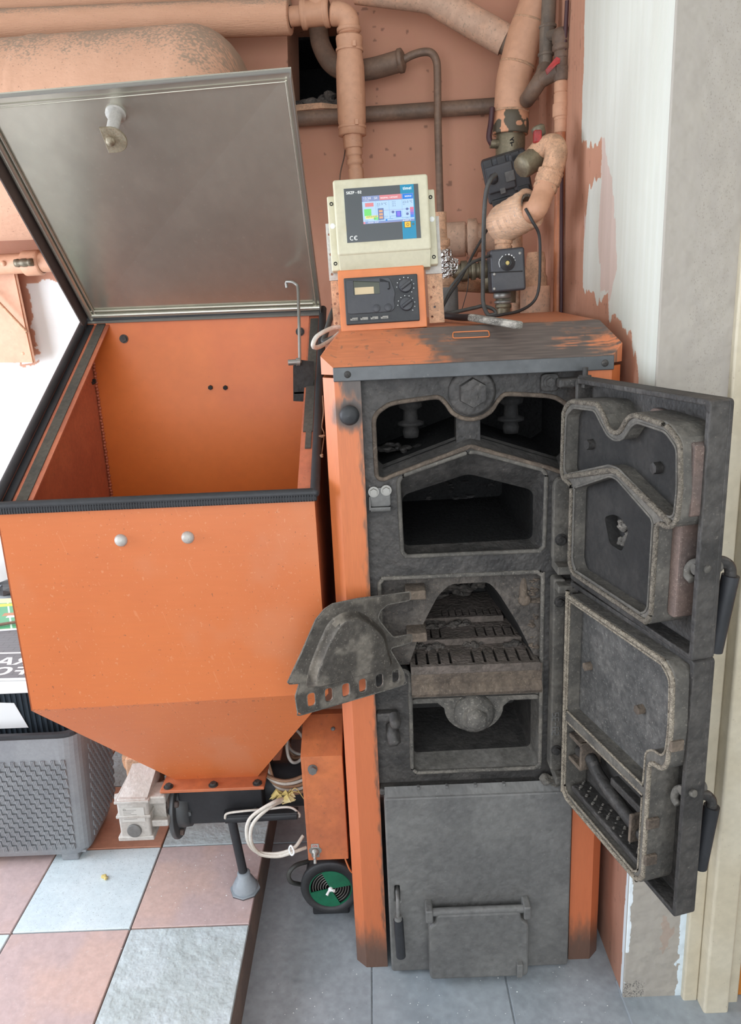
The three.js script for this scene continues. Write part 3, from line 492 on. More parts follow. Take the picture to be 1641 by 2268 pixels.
// raised digits, drawn as short bars on a seven-segment grid, turned to read upwards
function digits(text, x, y, z, h) {
  const seg7 = { 2: 'abged', 3: 'abgcd', 5: 'afgcd', 9: 'abfgcd', '-': 'g' }, out = [], w = h * 0.55; let o = 0;
  for (const ch of text) {
    const L = { a: [0, h, w, h], b: [w, h / 2, w, h], c: [w, 0, w, h / 2], d: [0, 0, w, 0], e: [0, 0, 0, h / 2], f: [0, h / 2, 0, h], g: [0, h / 2, w, h / 2] };
    for (const s of seg7[ch]) { const [a, b, c, d] = L[s]; out.push(rod([x - b + h / 2, y + o + a, z], [x - d + h / 2, y + o + c, z], 0.0012, 0.0012, 6)); }
    o += w + h * 0.28;
  }
  return out;
}
obj('lock_lug', [box(-0.018, 0.026, 0.622, 0.642, zf, zf + 0.02, 0.004), lathe([[0.012, 0], [0.012, 0.02], [0.008, 0.03], [0, 0.031]], [0.018, 0.636, zf + 0.015], [0.1, -0.5, 0.9], 12), lathe([[0.012, 0], [0.014, 0.02], [0.013, 0.04], [0.006, 0.045], [0, 0.045]], [0.012, 0.606, zf], [0.12, -0.7, 0.7], 14)], M.cast, boiler);
obj('mortar_lump', [lump([0.333, 0.474, 0.004], 0.014, 500), lump([0.345, 0.47, 0.0], 0.011, 501), lump([0.352, 0.466, 0.006], 0.009, 502)], M.castAsh, boiler).userData.kind = 'stuff';

// closed ash door with lever handle and damper flap
const ash = obj('ash_door', [plate(rounded([[-0.0105, 0.008], [0.3845, 0.008], [0.3845, 0.456], [-0.0105, 0.456]], 0.008), -0.018, 0.022, { bevel: 0.004, holes: [rounded([[0.004, 0.196], [0.015, 0.196], [0.015, 0.238], [0.004, 0.238]], 0.004).reverse()] }),
  sheet([[-0.0085, 0.452, 0.0215], [0.3825, 0.452, 0.0215], [0.3825, 0.471, 0.002], [-0.0085, 0.471, 0.002]], 0.006)], M.castGrey, boiler);
ash.userData.label = 'closed dull grey cast ash door with damper flap';
obj('lever', [tube([[0.0095, 0.222, 0.0], [0.0095, 0.224, 0.03], [0.0095, 0.218, 0.045], [0.009, 0.18, 0.052]], 0.0042), rod([0.009, 0.186, 0.052], [0.009, 0.17, 0.053], 0.008, 0.009)], M.castGrey, ash);
obj('grip', [rod([0.009, 0.178, 0.052], [0.0115, 0.085, 0.056], 0.0105, 0.0105)], M.rubber, ash);
const damper = obj('damper_flap', [plate(rounded([[0.073, 0.017], [0.289, 0.017], [0.289, 0.156], [0.272, 0.168], [0.272, 0.188], [0.09, 0.188], [0.09, 0.168], [0.073, 0.156]], 0.012), 0.03, 0.056, { bevel: 0.005 })], M.castGrey, ash);
obj('hinge_pin', [rod([0.07, 0.188, 0.046], [0.292, 0.188, 0.046], 0.0085), box(0.068, 0.084, 0.168, 0.2, 0.02, 0.058, 0.004), box(0.278, 0.294, 0.168, 0.2, 0.02, 0.058, 0.004)], M.castGrey, ash);
obj('flap_lug', [plate(rounded([[0.262, 0.026], [0.274, 0.026], [0.276, 0.06], [0.262, 0.06]], 0.003), 0.05, 0.068, { bevel: 0.002 })], M.castGrey, ash);
obj('top_lug', [0.06, 0.12, 0.18, 0.24].map((x) => box(x, x + 0.006, 0.466, 0.472, 0.0, 0.01, 0.001)), M.castGrey, ash);

// open doors, in their own axes: x along the door from the hinge, y up, z towards the inner side
function openDoor(name, label, angle, geo) {
  const m = obj(name, geo, M.cast, boiler, true); const b = baseOf(boiler); m.position.set(0.379 - b.x, 0 - b.y, 0.03 - b.z); m.rotation.y = -angle * Math.PI / 180; m.userData.label = label; return m;
}
const tray = (x0, x1, y0, y1, r) => { const o = rounded([[x0, y0], [x1, y0], [x1, y1], [x0, y1]], r), i = rounded([[x0 + 0.009, y0 + 0.009], [x1 - 0.009, y0 + 0.009], [x1 - 0.009, y1 - 0.009], [x0 + 0.009, y1 - 0.009]], r * 0.6); return [plate(o, -0.022, -0.014, { bevel: 0.002 }), plate(o, -0.016, 0.015, { bevel: 0.002, holes: [i.slice().reverse()] })]; };
{
  const F = rounded([[0.008, 1.146], [0.010, 1.262], [0.033, 1.281], [0.130, 1.287], [0.153, 1.268], [0.166, 1.251], [0.186, 1.246], [0.203, 1.252], [0.217, 1.272], [0.236, 1.283], [0.323, 1.278], [0.356, 1.258], [0.364, 1.19], [0.360, 1.146], [0.345, 1.131], [0.312, 1.131], [0.310, 0.978], [0.298, 0.964], [0.060, 0.964], [0.046, 0.98], [0.047, 1.131], [0.015, 1.135]], 0.012, 4);
  const PU = rounded([[0.019, 1.152], [0.022, 1.25], [0.046, 1.267], [0.120, 1.271], [0.145, 1.25], [0.163, 1.236], [0.186, 1.231], [0.209, 1.237], [0.227, 1.258], [0.244, 1.268], [0.316, 1.264], [0.344, 1.246], [0.350, 1.188], [0.347, 1.148], [0.327, 1.144], [0.199, 1.189], [0.172, 1.189], [0.029, 1.145]], 0.009, 3);
  const PLw = rounded([[0.059, 1.127], [0.174, 1.172], [0.194, 1.172], [0.298, 1.131], [0.297, 0.99], [0.283, 0.977], [0.072, 0.977], [0.059, 0.992]], 0.01, 3);
  const hole = rounded([[0.123, 1.088], [0.151, 1.1], [0.176, 1.1], [0.199, 1.086], [0.182, 1.044], [0.143, 1.046]], 0.008, 3);
  const d = openDoor('upper_fire_door', 'black upper fire door standing open, arched insulated frame inside', 77, [...tray(-0.002, 0.37, 0.932, 1.312, 0.008), box(-0.006, 0.02, 1.296, 1.314, -0.01, 0.008), box(-0.01, 0.01, 0.938, 0.956, -0.012, 0.012)]);
  obj('insulated_frame', [plate(F, -0.018, 0.043, { bevel: 0.002, holes: [PU.slice().reverse(), PLw.slice().reverse()] })], M.castFrame, d, true);
  obj('inner_plate', [plate(PU, -0.01, 0.018), plate(PLw, -0.01, 0.02, { holes: [hole.slice().reverse()] }), plate(hole, -0.012, -0.002)], M.castDark, d, true);
  obj('ash_deposit', [0, 1, 2, 3, 4, 5, 6, 7, 8, 9].map((i) => lump([0.15 + (i % 4) * 0.012, 1.05 + (i % 5) * 0.008, 0.0], 0.008, 520 + i, 0.8)), M.castAsh, d, true).userData.kind = 'stuff';
  obj('rope_gasket', [tube(F.map(([x, y]) => [x + (0.19 - x) * 0.022, y + (1.13 - y) * 0.03, 0.044]), 0.0042, { closed: true, t: 0.4, n: 220, rad: 7 }), tube([[0.028, 1.141, 0.044], [0.178, 1.182, 0.044], [0.204, 1.182, 0.044], [0.342, 1.138, 0.044]], 0.005, { t: 0.15, n: 60 })], M.rope, d, true);
  obj('inner_lip', [tube(PU.map(([x, y]) => [x, y, 0.043]), 0.0022, { closed: true, t: 0.3, n: 200, rad: 6 }), tube(PLw.map(([x, y]) => [x, y, 0.043]), 0.0022, { closed: true, t: 0.3, n: 160, rad: 6 })], M.castFrame, d, true);
  obj('insulation_block', [plate(rounded([[0.2, 1.15], [0.36, 1.15], [0.36, 1.255], [0.33, 1.275], [0.2, 1.284]], 0.02), -0.014, -0.003, { bevel: 0.003 }), plate(rounded([[0.31, 0.985], [0.332, 0.985], [0.332, 1.14], [0.31, 1.14]], 0.008), -0.014, 0.02, { bevel: 0.003 }), plate(rounded([[0.345, 1.15], [0.3645, 1.15], [0.3645, 1.25], [0.352, 1.256]], 0.006), -0.014, 0.03, { bevel: 0.003 })], M.rustRed, d, true);
  for (const [x, y] of [[0.073, 1.205], [0.271, 1.202]]) obj('bolt', hexBolt([x, y, 0.018], [0, 0, 1], 0.0095, 0.012), M.cast, d, true);
  obj('latch', [tube([[0.37, 1.073, 0.0], [0.352, 1.078, 0.004], [0.338, 1.068, 0.006], [0.334, 1.055, 0.006], [0.345, 1.05, 0.006]], 0.0065), rod([0.356, 1.07, -0.03], [0.356, 1.07, 0.012], 0.008)], M.castFrame, d, true);
  obj('handle_arm', [tube([[0.343, 1.07, -0.02], [0.345, 1.072, -0.042], [0.347, 1.062, -0.054], [0.348, 1.042, -0.056]], 0.0085)], M.cast, d, true);
  obj('grip', [rod([0.348, 1.05, -0.056], [0.343, 0.93, -0.042], 0.0125, 0.0125)], M.rubber, d, true);
}
{
  const F = rounded([[0.029, 0.5], [0.029, 0.918], [0.331, 0.921], [0.354, 0.905], [0.358, 0.82], [0.354, 0.755], [0.341, 0.738], [0.319, 0.736], [0.309, 0.728], [0.309, 0.508], [0.293, 0.489], [0.043, 0.484]], 0.014, 4);
  const PU = rounded([[0.039, 0.678], [0.041, 0.906], [0.321, 0.908], [0.341, 0.892], [0.345, 0.82], [0.342, 0.77], [0.331, 0.757], [0.312, 0.757], [0.293, 0.742], [0.291, 0.678]], 0.009, 3);
  const PLw = rounded([[0.040, 0.655], [0.290, 0.66], [0.290, 0.512], [0.280, 0.501], [0.050, 0.5], [0.040, 0.51]], 0.009, 3);
  const d = openDoor('lower_fire_door', 'grey ash-coated lower fire door standing open with ribbed pocket', 75.5, [...tray(-0.002, 0.362, 0.472, 0.928, 0.008), box(-0.006, 0.02, 0.912, 0.928, -0.01, 0.01), box(-0.01, 0.01, 0.48, 0.5, -0.012, 0.012)]);
  obj('insulated_frame', [plate(F, -0.018, 0.038, { bevel: 0.002, holes: [PU.slice().reverse(), PLw.slice().reverse()] })], M.castFrame, d, true);
  obj('inner_plate', [plate(PU, -0.012, 0.012)], M.castPlate, d, true);
  obj('lower_pocket', [plate(PLw, -0.016, -0.008), tube([[0.05, 0.59, 0.012], [0.09, 0.6, 0.014], [0.12, 0.58, 0.012], [0.2, 0.56, 0.01], [0.3, 0.545, 0.008]], 0.012), box(0.15, 0.3, 0.58, 0.596, -0.012, 0.008, 0.003), box(0.05, 0.3, 0.505, 0.518, -0.012, 0.03, 0.004)], M.cast, d, true);
  obj('bracket', [box(0.046, 0.09, 0.575, 0.583, -0.01, 0.036, 0.002), box(0.046, 0.09, 0.625, 0.633, -0.01, 0.036, 0.002), box(0.084, 0.091, 0.575, 0.633, -0.01, 0.034, 0.002), lathe([[0.014, 0], [0.012, 0.016], [0, 0.02]], [0.066, 0.604, -0.008], [0, 0, 1], 10), box(0.245, 0.252, 0.535, 0.59, -0.01, 0.03, 0.002), lathe([[0.016, 0], [0.014, 0.016], [0.006, 0.022], [0, 0.022]], [0.28, 0.57, -0.008], [0, 0, 1], 10)], M.castBrown, d, true);
  obj('rope_gasket', [tube(F.map(([x, y]) => [x + (0.19 - x) * 0.026, y + (0.7 - y) * 0.02, 0.039]), 0.0042, { closed: true, t: 0.4, n: 220, rad: 7 })], M.ropeAsh, d, true);
  obj('inner_lip', [tube(PU.map(([x, y]) => [x, y, 0.038]), 0.0022, { closed: true, t: 0.3, n: 180, rad: 6 }), tube(PLw.map(([x, y]) => [x, y, 0.038]), 0.0022, { closed: true, t: 0.3, n: 140, rad: 6 })], M.ropeAsh, d, true);
  obj('frame_clip', [[0.357, 0.79], [0.312, 0.62], [0.312, 0.55]].map(([x, y]) => box(x - 0.004, x + 0.004, y - 0.009, y + 0.009, 0.02, 0.042, 0.002)), M.castBrown, d, true);
  obj('ash_deposit', [...Array(60).keys()].map((i) => lump([0.05 + ((i * 37) % 100) * 0.0024, 0.519 + ((i * 13) % 7) * 0.0004, 0.0 + ((i * 7) % 10) * 0.0026], 0.0016 + (i % 3) * 0.0005, 560 + i, 0.7)), M.castAsh, d, true).userData.kind = 'stuff';
  for (const [x, y] of [[0.076, 0.786], [0.242, 0.786]]) obj('bolt', hexBolt([x, y, 0.012], [0, 0, 1], 0.009, 0.012), M.castBrown, d, true);
  obj('latch', [tube([[0.366, 0.705, 0.0], [0.345, 0.7, 0.004], [0.333, 0.69, 0.006], [0.329, 0.674, 0.006], [0.338, 0.668, 0.006]], 0.0065), rod([0.35, 0.702, -0.03], [0.35, 0.702, 0.012], 0.008)], M.castFrame, d, true);
  obj('handle_arm', [tube([[0.335, 0.672, -0.02], [0.337, 0.674, -0.042], [0.339, 0.664, -0.054], [0.34, 0.644, -0.056]], 0.0085)], M.cast, d, true);
  obj('grip', [rod([0.34, 0.652, -0.056], [0.335, 0.535, -0.046], 0.0125, 0.0125)], M.rubber, d, true);
}
// flame deflector swung out on the left of the lower opening, in its own axes: x from the hinge, z towards the viewer
{
  const O = [[0.0, 0.91], [0.0, 0.893], [0.048, 0.894], [0.066, 0.884], [0.07, 0.872], [0.066, 0.862], [0.039, 0.824], [0.0, 0.82], [0.0, 0.803], [0.042, 0.802], [0.046, 0.796], [0.02, 0.745], [0.016, 0.722], [0.022, 0.715], [0.24, 0.714], [0.248, 0.722], [0.25, 0.754], [0.24, 0.779], [0.263, 0.786], [0.231, 0.84], [0.199, 0.897], [0.18, 0.914], [0.162, 0.921], [0.108, 0.92], [0.05, 0.914]];
  const slot = (x) => rounded([[x - 0.0085, 0.725], [x + 0.0085, 0.725], [x + 0.0085, 0.754], [x - 0.0085, 0.754]], 0.008, 5);
  const holes = [0.219, 0.183, 0.147, 0.111, 0.074, 0.037].map((x) => slot(x).reverse());
  const base = [[0.05, 0.792], [0.055, 0.84], [0.085, 0.875], [0.115, 0.9], [0.15, 0.903], [0.178, 0.888], [0.2, 0.85], [0.222, 0.808], [0.232, 0.764], [0.04, 0.764]];
  const top = [[0.062, 0.792], [0.07, 0.835], [0.094, 0.866], [0.12, 0.886], [0.146, 0.887], [0.166, 0.872], [0.187, 0.84], [0.206, 0.8], [0.214, 0.772], [0.056, 0.772]];
  const RB = rounded(base, 0.012, 3), RT = rounded(top, 0.012, 3), rings = []; for (let k = 0; k <= 6; k++) { const t = k / 6, e = t * t * (3 - 2 * t); rings.push(RB.map(([x, y], i) => [x + (RT[i][0] - x) * t, y + (RT[i][1] - y) * t, 0.003 + 0.019 * e])); }
  const c0 = [0.137, 0.825, 0.0225], pos = [], N = RB.length; for (let k = 0; k < 6; k++) for (let i = 0; i < N; i++) { const j2 = (i + 1) % N; pos.push(...rings[k][i], ...rings[k + 1][j2], ...rings[k + 1][i], ...rings[k][i], ...rings[k][j2], ...rings[k + 1][j2]); } for (let i = 0; i < N; i++) pos.push(...rings[6][i], ...rings[6][(i + 1) % N], ...c0);
  let dm = new THREE.BufferGeometry(); dm.setAttribute('position', new THREE.Float32BufferAttribute(pos, 3)); dm = mergeVertices(dm, 1e-5); dm.computeVertexNormals(); dm = dm.toNonIndexed();
  const g = [plate(O, -0.002, 0.004, { bevel: 0.0012, holes }), dm];
  g.forEach((q) => q.scale(-1, 1, 1));
  const flip = g.map((q) => { const r = q.index ? q.toNonIndexed() : q; for (const n of ['position', 'normal']) { const a = r.attributes[n]; for (let i = 0; i < a.count; i += 3) { const t = [a.getX(i), a.getY(i), a.getZ(i)]; a.setXYZ(i, a.getX(i + 1), a.getY(i + 1), a.getZ(i + 1)); a.setXYZ(i + 1, ...t); } } return r; });
  const m = obj('flame_deflector', flip, M.deflector, boiler, true), b = baseOf(boiler); m.position.set(0.056 - b.x, 0, 0.005 - b.z); m.rotation.y = Math.atan2(0.447, 0.894); m.userData.label = 'hinged domed deflector plate with six slots, swung out to the left';
  obj('worn_edge', [tube(O.map(([x, y]) => [-x, y, 0.0035]), 0.0013, { closed: true, t: 0.2, n: 200, rad: 6 }), ...[0.219, 0.183, 0.147, 0.111, 0.074, 0.037].map((x) => tube(slot(x).map(([a, c]) => [-a, c, 0.0035]), 0.0009, { closed: true, t: 0.3, n: 40, rad: 5 }))], M.castAsh, m, true);
  obj('hinge_lug', [lump([0.075, 0.9, -0.045], 0.016, 620), box(0.05, 0.09, 0.892, 0.911, -0.06, 0.008, 0.003), box(0.05, 0.09, 0.802, 0.821, -0.06, 0.008, 0.003), lump([0.075, 0.808, -0.045], 0.018, 621)], M.castBrown, boiler);
}
// ---------------------------------------------------------------- the fuel hopper with its raised lid
const hx0 = -0.725, hx1 = -0.117, zB = -0.615, yF = 1.108, yB = 1.442, yFold = 0.682;
const nHf = fbm(307, 160, 2), nH = fbm(301, 5, 4), nH2 = noise2(303, 200);
M.hopperFront = fieldMat(1024, 1024, [-0.75, 0.35, 0.66, 0.8], (x, y, u, v) => {
  let c = mix([207, 117, 66], [198, 109, 62], nH(u, v)); const st = nH2(u * 0.08 + v * 0.25, v) - 0.5;
  c = c.map((q) => q * (1 + st * 0.014)); c = mix(c, [200, 130, 96], sst(0.5, 0.72, nH(u * 1 + 0.2, v + v * 0 + 0.6)) * 0.4);
  if (nH2(u * 0.9 + v * 0.3, v * 0.12) > 0.955) c = mix(c, [222, 160, 124], 0.25);
  if (nHf(u, v + 0.4) > 0.83) c = mix(c, [214, 150, 112], 0.5);
  if (Math.abs(y - 0.681) < 0.004 && nHf(u, v) > 0.7) c = mix(c, [120, 80, 60], 0.4);
  if (nHf(u + 0.3, v) > 0.895) c = mix(c, [130, 82, 58], 0.6);
  return c;
}, { rough: 0.4 });
const hop = thing('fuel_hopper', 'large orange sheet-steel fuel hopper with tilted rim and raised grey lid', 'hopper', [-0.42, 0.4, -0.3]);
const rimL = (t) => [yF + (yB - yF) * t, zB * t];
{
  const T = 0.003, x0 = hx0, x1 = hx1, b = [-0.5, -0.305, -0.16, -0.37], yb = 0.4;
  const front = [sheet([[x0, yFold, 0], [x1 + 0.003, yFold + 0.012, 0], [x1, yF, 0], [x0, yF, 0]], T), sheet([[b[0], yb, b[2]], [b[1], yb, b[2]], [x1 + 0.003, yFold + 0.012, 0], [x0, yFold, 0]], T)];
  const body = obj('hopper_body', front, M.hopperFront, hop);
  obj('side_wall', [sheet([[x0, yF, 0], [x0, yB, zB], [x0, yFold, zB], [x0, yFold, 0]], T), sheet([[x0, yFold, 0], [x0, yFold, zB], [b[0], yb, b[3]], [b[0], yb, b[2]]], T)], M.orangeRed, hop);
  obj('side_wall', [sheet([[x1, yF, 0], [x1 + 0.003, yFold + 0.012, 0], [x1 + 0.003, yFold + 0.012, zB], [x1, yB, zB]], T), sheet([[x1 + 0.003, yFold + 0.012, 0], [b[1], yb, b[2]], [b[1], yb, b[3]], [x1 + 0.003, yFold + 0.012, zB]], T)], M.orangeDirty, hop);
  obj('back_wall', [sheet([[x0, yFold, zB], [x0, yB, zB], [x1, yB, zB], [x1, yFold, zB]], T), sheet([[x0, yFold, zB], [x1, yFold, zB], [b[1], yb, b[3]], [b[0], yb, b[3]]], T)], M.orangeDeep, hop);
  // inner ledges along the two sloping side rims, with strips of old foam
  const ledge = (xa, xb, dy) => { const [ya, za] = rimL(0.0), [yb2, zb2] = rimL(1); return sheet([[xa, ya - dy, za - 0.003], [xb, ya - dy, za - 0.003], [xb, yb2 - dy, zb2 + 0.003], [xa, yb2 - dy, zb2 + 0.003]], 0.003); };
  const l1 = obj('rim_ledge', [ledge(x0 + 0.003, x0 + 0.06, 0.006)], M.orangeRed, hop), l2 = obj('rim_ledge', [ledge(x1 - 0.034, x1 - 0.003, 0.006)], M.orangeRed, hop);
  obj('foam_strip', [ledge(x0 + 0.028, x0 + 0.05, 0.003)], M.foam, l1); 
  const part = (xa, xb, t0, t1) => { const [ya, za] = rimL(t0), [yb2, zb2] = rimL(t1); return sheet([[xa, ya - 0.003, za], [xb, ya - 0.003, za], [xb, yb2 - 0.003, zb2], [xa, yb2 - 0.003, zb2]], 0.003); };
  obj('foam_strip', [part(x1 - 0.03, x1 - 0.01, 0.3, 0.97), part(x1 - 0.024, x1 - 0.012, 0.22, 0.3)], M.foam, l2);
  // rubber edge trim: a deep lip along the front, a rolled bead along sides and back
  const top = 0.016, loop = [[x0 - 0.002, yF + 0.008, 0.002], [x1 + 0.002, yF + 0.008, 0.002], [x1 + 0.002, yB + 0.008, zB], [x0 - 0.002, yB + 0.008, zB]];
  const trimB = (a, c, r) => rod(a, c, r, r, 10), seal = obj('rubber_seal', [trimB(loop[0], loop[1], 0.009), trimB(loop[1], loop[2], 0.0095), trimB(loop[2], loop[3], 0.009), trimB(loop[3], loop[0], 0.0095), ...loop.map((p) => new THREE.SphereGeometry(0.0095, 10, 8).translate(...p)), box(x0 - 0.006, x1 + 0.006, yF - 0.008, yF + 0.012, -0.008, 0.009, 0.004), sheet([[x0 - 0.004, yF - 0.002, -0.0], [x0 + 0.02, yF - 0.002, -0.0], [x0 + 0.02, yB - 0.002, zB], [x0 - 0.004, yB - 0.002, zB]], 0.006)], M.rubber, hop);
  const ribs = []; for (let i = 0; i < 118; i++) ribs.push(box(x0 + 0.004 + i * 0.00515, x0 + 0.0062 + i * 0.00515, yF - 0.0065, yF + 0.006, 0.006, 0.0105));
  obj('seal_ribs', ribs, M.rubber, seal).userData.kind = 'stuff';
  // weld bead down the left inner corner
  const bead = []; for (let i = 0; i < 60; i++) bead.push(new THREE.SphereGeometry(0.0045, 6, 5).translate(x0 + 0.007 + 0.001 * Math.sin(i * 2.3), 0.9 + i * 0.0083, zB + 0.006));
  obj('weld_bead', bead, M.orangeRed, hop).userData.kind = 'stuff';
  for (const [px, r] of [[-0.494, 0.0125], [-0.365, 0.0125]]) obj('dome_rivet', [dome([px, 1.038, 0], [0, 0, 1], r, 0.011)], M.alu, hop).userData.label = 'pale metal dome rivet';
  const bk = [[-0.632,1.399,-0.610], [-0.421,1.265,-0.610], [-0.382,1.263,-0.610], [-0.177,1.397,-0.610]];
  bk.forEach((p, i) => obj('bolt', hexBolt(p, [0, 0, 1], i % 3 ? 0.0065 : 0.009, 0.006, i % 3 ? 0 : 0.011), i % 3 ? M.castDark : M.cast, hop));
  const blots = []; [[218, 820], [207, 847]].forEach(([a, c], i) => { const p = i ? [-0.720,1.292,-0.592] : [-0.720,1.320,-0.641]; for (let k = 0; k < 4; k++) blots.push(lump([p[0], p[1] + (k % 2) * 0.006, p[2] - 0.008 * k], 0.006, 700 + i * 5 + k, 0.6).scale(1, 1, 1)); });
  obj('tar_blot', blots, M.castDark, hop).userData.kind = 'stuff';
  // bottom flange with bolts
  const fl = obj('bottom_flange', [box(-0.525, -0.285, 0.392, 0.4, -0.41, -0.118, 0.002)], M.orangeDirty, hop);
  for (const x of [-0.508, -0.404, -0.302]) obj('bolt', hexBolt([x, 0.4, -0.132], [0, 1, 0], 0.008, 0.007, 0.011), M.cast, fl);
  // bracket for the lid stay on the right rim
  const bkt = obj('stay_bracket', [sheet([[-0.173,1.330,-0.330], [-0.178,1.252,-0.330], [-0.134,1.248,-0.330], [-0.126,1.338,-0.330], [-0.161,1.344,-0.330]], 0.004), box(-0.175, -0.12, 1.268, 1.272, -0.36, -0.33)], M.castDark, hop);
  obj('bolt', hexBolt([-0.157,1.339,-0.325], [-1, 0, 0.2], 0.007, 0.026, 0.009), M.zinc, bkt);
  obj('stay_rod', [tube([[-0.157,1.337,-0.325], [-0.156,1.417,-0.360], [-0.162,1.488,-0.460], [-0.165,1.507,-0.485], [-0.177,1.516,-0.490], [-0.193,1.517,-0.500], [-0.192,1.504,-0.500]], 0.0035, { t: 0.2, n: 60 })], M.zinc, hop);
  obj('glue_thread', [tube([[x1 + 0.011, 1.27, -0.25], [x1 + 0.014, 1.24, -0.2], [x1 + 0.011, 1.215, -0.17], [x1 + 0.015, 1.2, -0.16], [x1 + 0.012, 1.17, -0.1]], 0.0012, { n: 60, rad: 5 }), lump([x1 + 0.012, 1.2, -0.14], 0.005, 720), lump([x1 + 0.012, 1.17, -0.085], 0.004, 721)], M.tanCable, hop);
}
// lid: galvanised inside, folded border, dark side flange
{
  const B = [-0.118, 1.45, -0.612], Tp = [-0.120,1.873,-0.136], bl = [-0.722, 1.455, -0.618], up = V(Tp).sub(V(B)), n = V(0, -up.z, up.y).normalize();
  const tl = [-0.716, Tp[1] - 0.02, Tp[2] - 0.006], off = (p, k) => V(p).addScaledVector(n, -k).toArray();
  const nn = V(B).sub(V(bl)).cross(up).normalize();   // faces the viewer
  const o2 = (p, k, dx = 0, du = 0) => { const q = V(p).addScaledVector(nn, k).addScaledVector(up.clone().normalize(), du); q.x += dx; return q.toArray(); };
  const lid = obj('lid', [sheet([bl, B, Tp, tl], 0.004)], M.galv, hop); lid.userData.label = 'raised galvanised lid, its grey underside showing';
  const e = 0.026, et = 0.009;
  obj('lid_border', [sheet([o2(Tp, et), o2(Tp, 0), o2(tl, 0), o2(tl, et)], 0.002), sheet([o2(Tp, 0), o2(Tp, e), o2(B, e), o2(B, 0)], 0.002), sheet([o2(B, 0), o2(B, 0.02), o2(bl, 0.02), o2(bl, 0)], 0.002)], M.zinc, lid);
  obj('side_flange', [sheet([o2(tl, 0), o2(bl, 0), o2(bl, 0.042), o2(tl, 0.042)], 0.003)], M.rubberBrown, lid);
  obj('border_channel', [rod(o2(tl, 0.006, 0.014), o2(bl, 0.006, 0.014), 0.007), rod(o2(tl, 0.004, 0.026), o2(bl, 0.004, 0.026, 0.012), 0.003), rod(o2(B, 0.006, -0.004, 0.014), o2(bl, 0.006, 0.01, 0.014), 0.0065), rod(o2(B, 0.004, -0.02, 0.028), o2(bl, 0.004, 0.02, 0.028), 0.0025), rod(o2(Tp, 0.004, -0.012, -0.02), o2(B, 0.004, -0.012, 0.012), 0.002), rod(o2(Tp, 0.004, -0.012, -0.022), o2(tl, 0.004, 0.02, -0.022), 0.0012)], M.galv, lid);
  const k = [-0.460,1.827,-0.186], k0 = V(k), kt = k0.clone().addScaledVector(nn, 0.075);
  obj('latch_shaft', [lathe([[0.0, 0], [0.019, 0], [0.019, 0.008], [0.012, 0.011], [0.011, 0.075], [0, 0.075]], k, nn.toArray(), 20)], M.alu, lid);
  const cam = []; for (let i = 0; i <= 18; i++) { const a = -Math.PI / 2 + Math.PI * i / 18; cam.push([0.004 + 0.026 * Math.cos(a), 0.026 * Math.sin(a)]); } cam.push([-0.012, 0.026], [-0.012, -0.026]);
  const g = plate(cam, 0, 0.005, { bevel: 0.001 }); g.applyQuaternion(new THREE.Quaternion().setFromUnitVectors(V(0, 0, 1), nn)); g.translate(kt.x, kt.y, kt.z);
  obj('latch_cam', [g, lathe([[0.009, 0], [0.008, 0.006], [0, 0.008]], kt.clone().addScaledVector(nn, 0.005).toArray(), nn.toArray(), 8)], M.cam, lid);
  obj('lid_hinge', [box(-0.68, -0.16, 1.44, 1.456, -0.632, -0.618, 0.004)], M.rubber, hop);
}
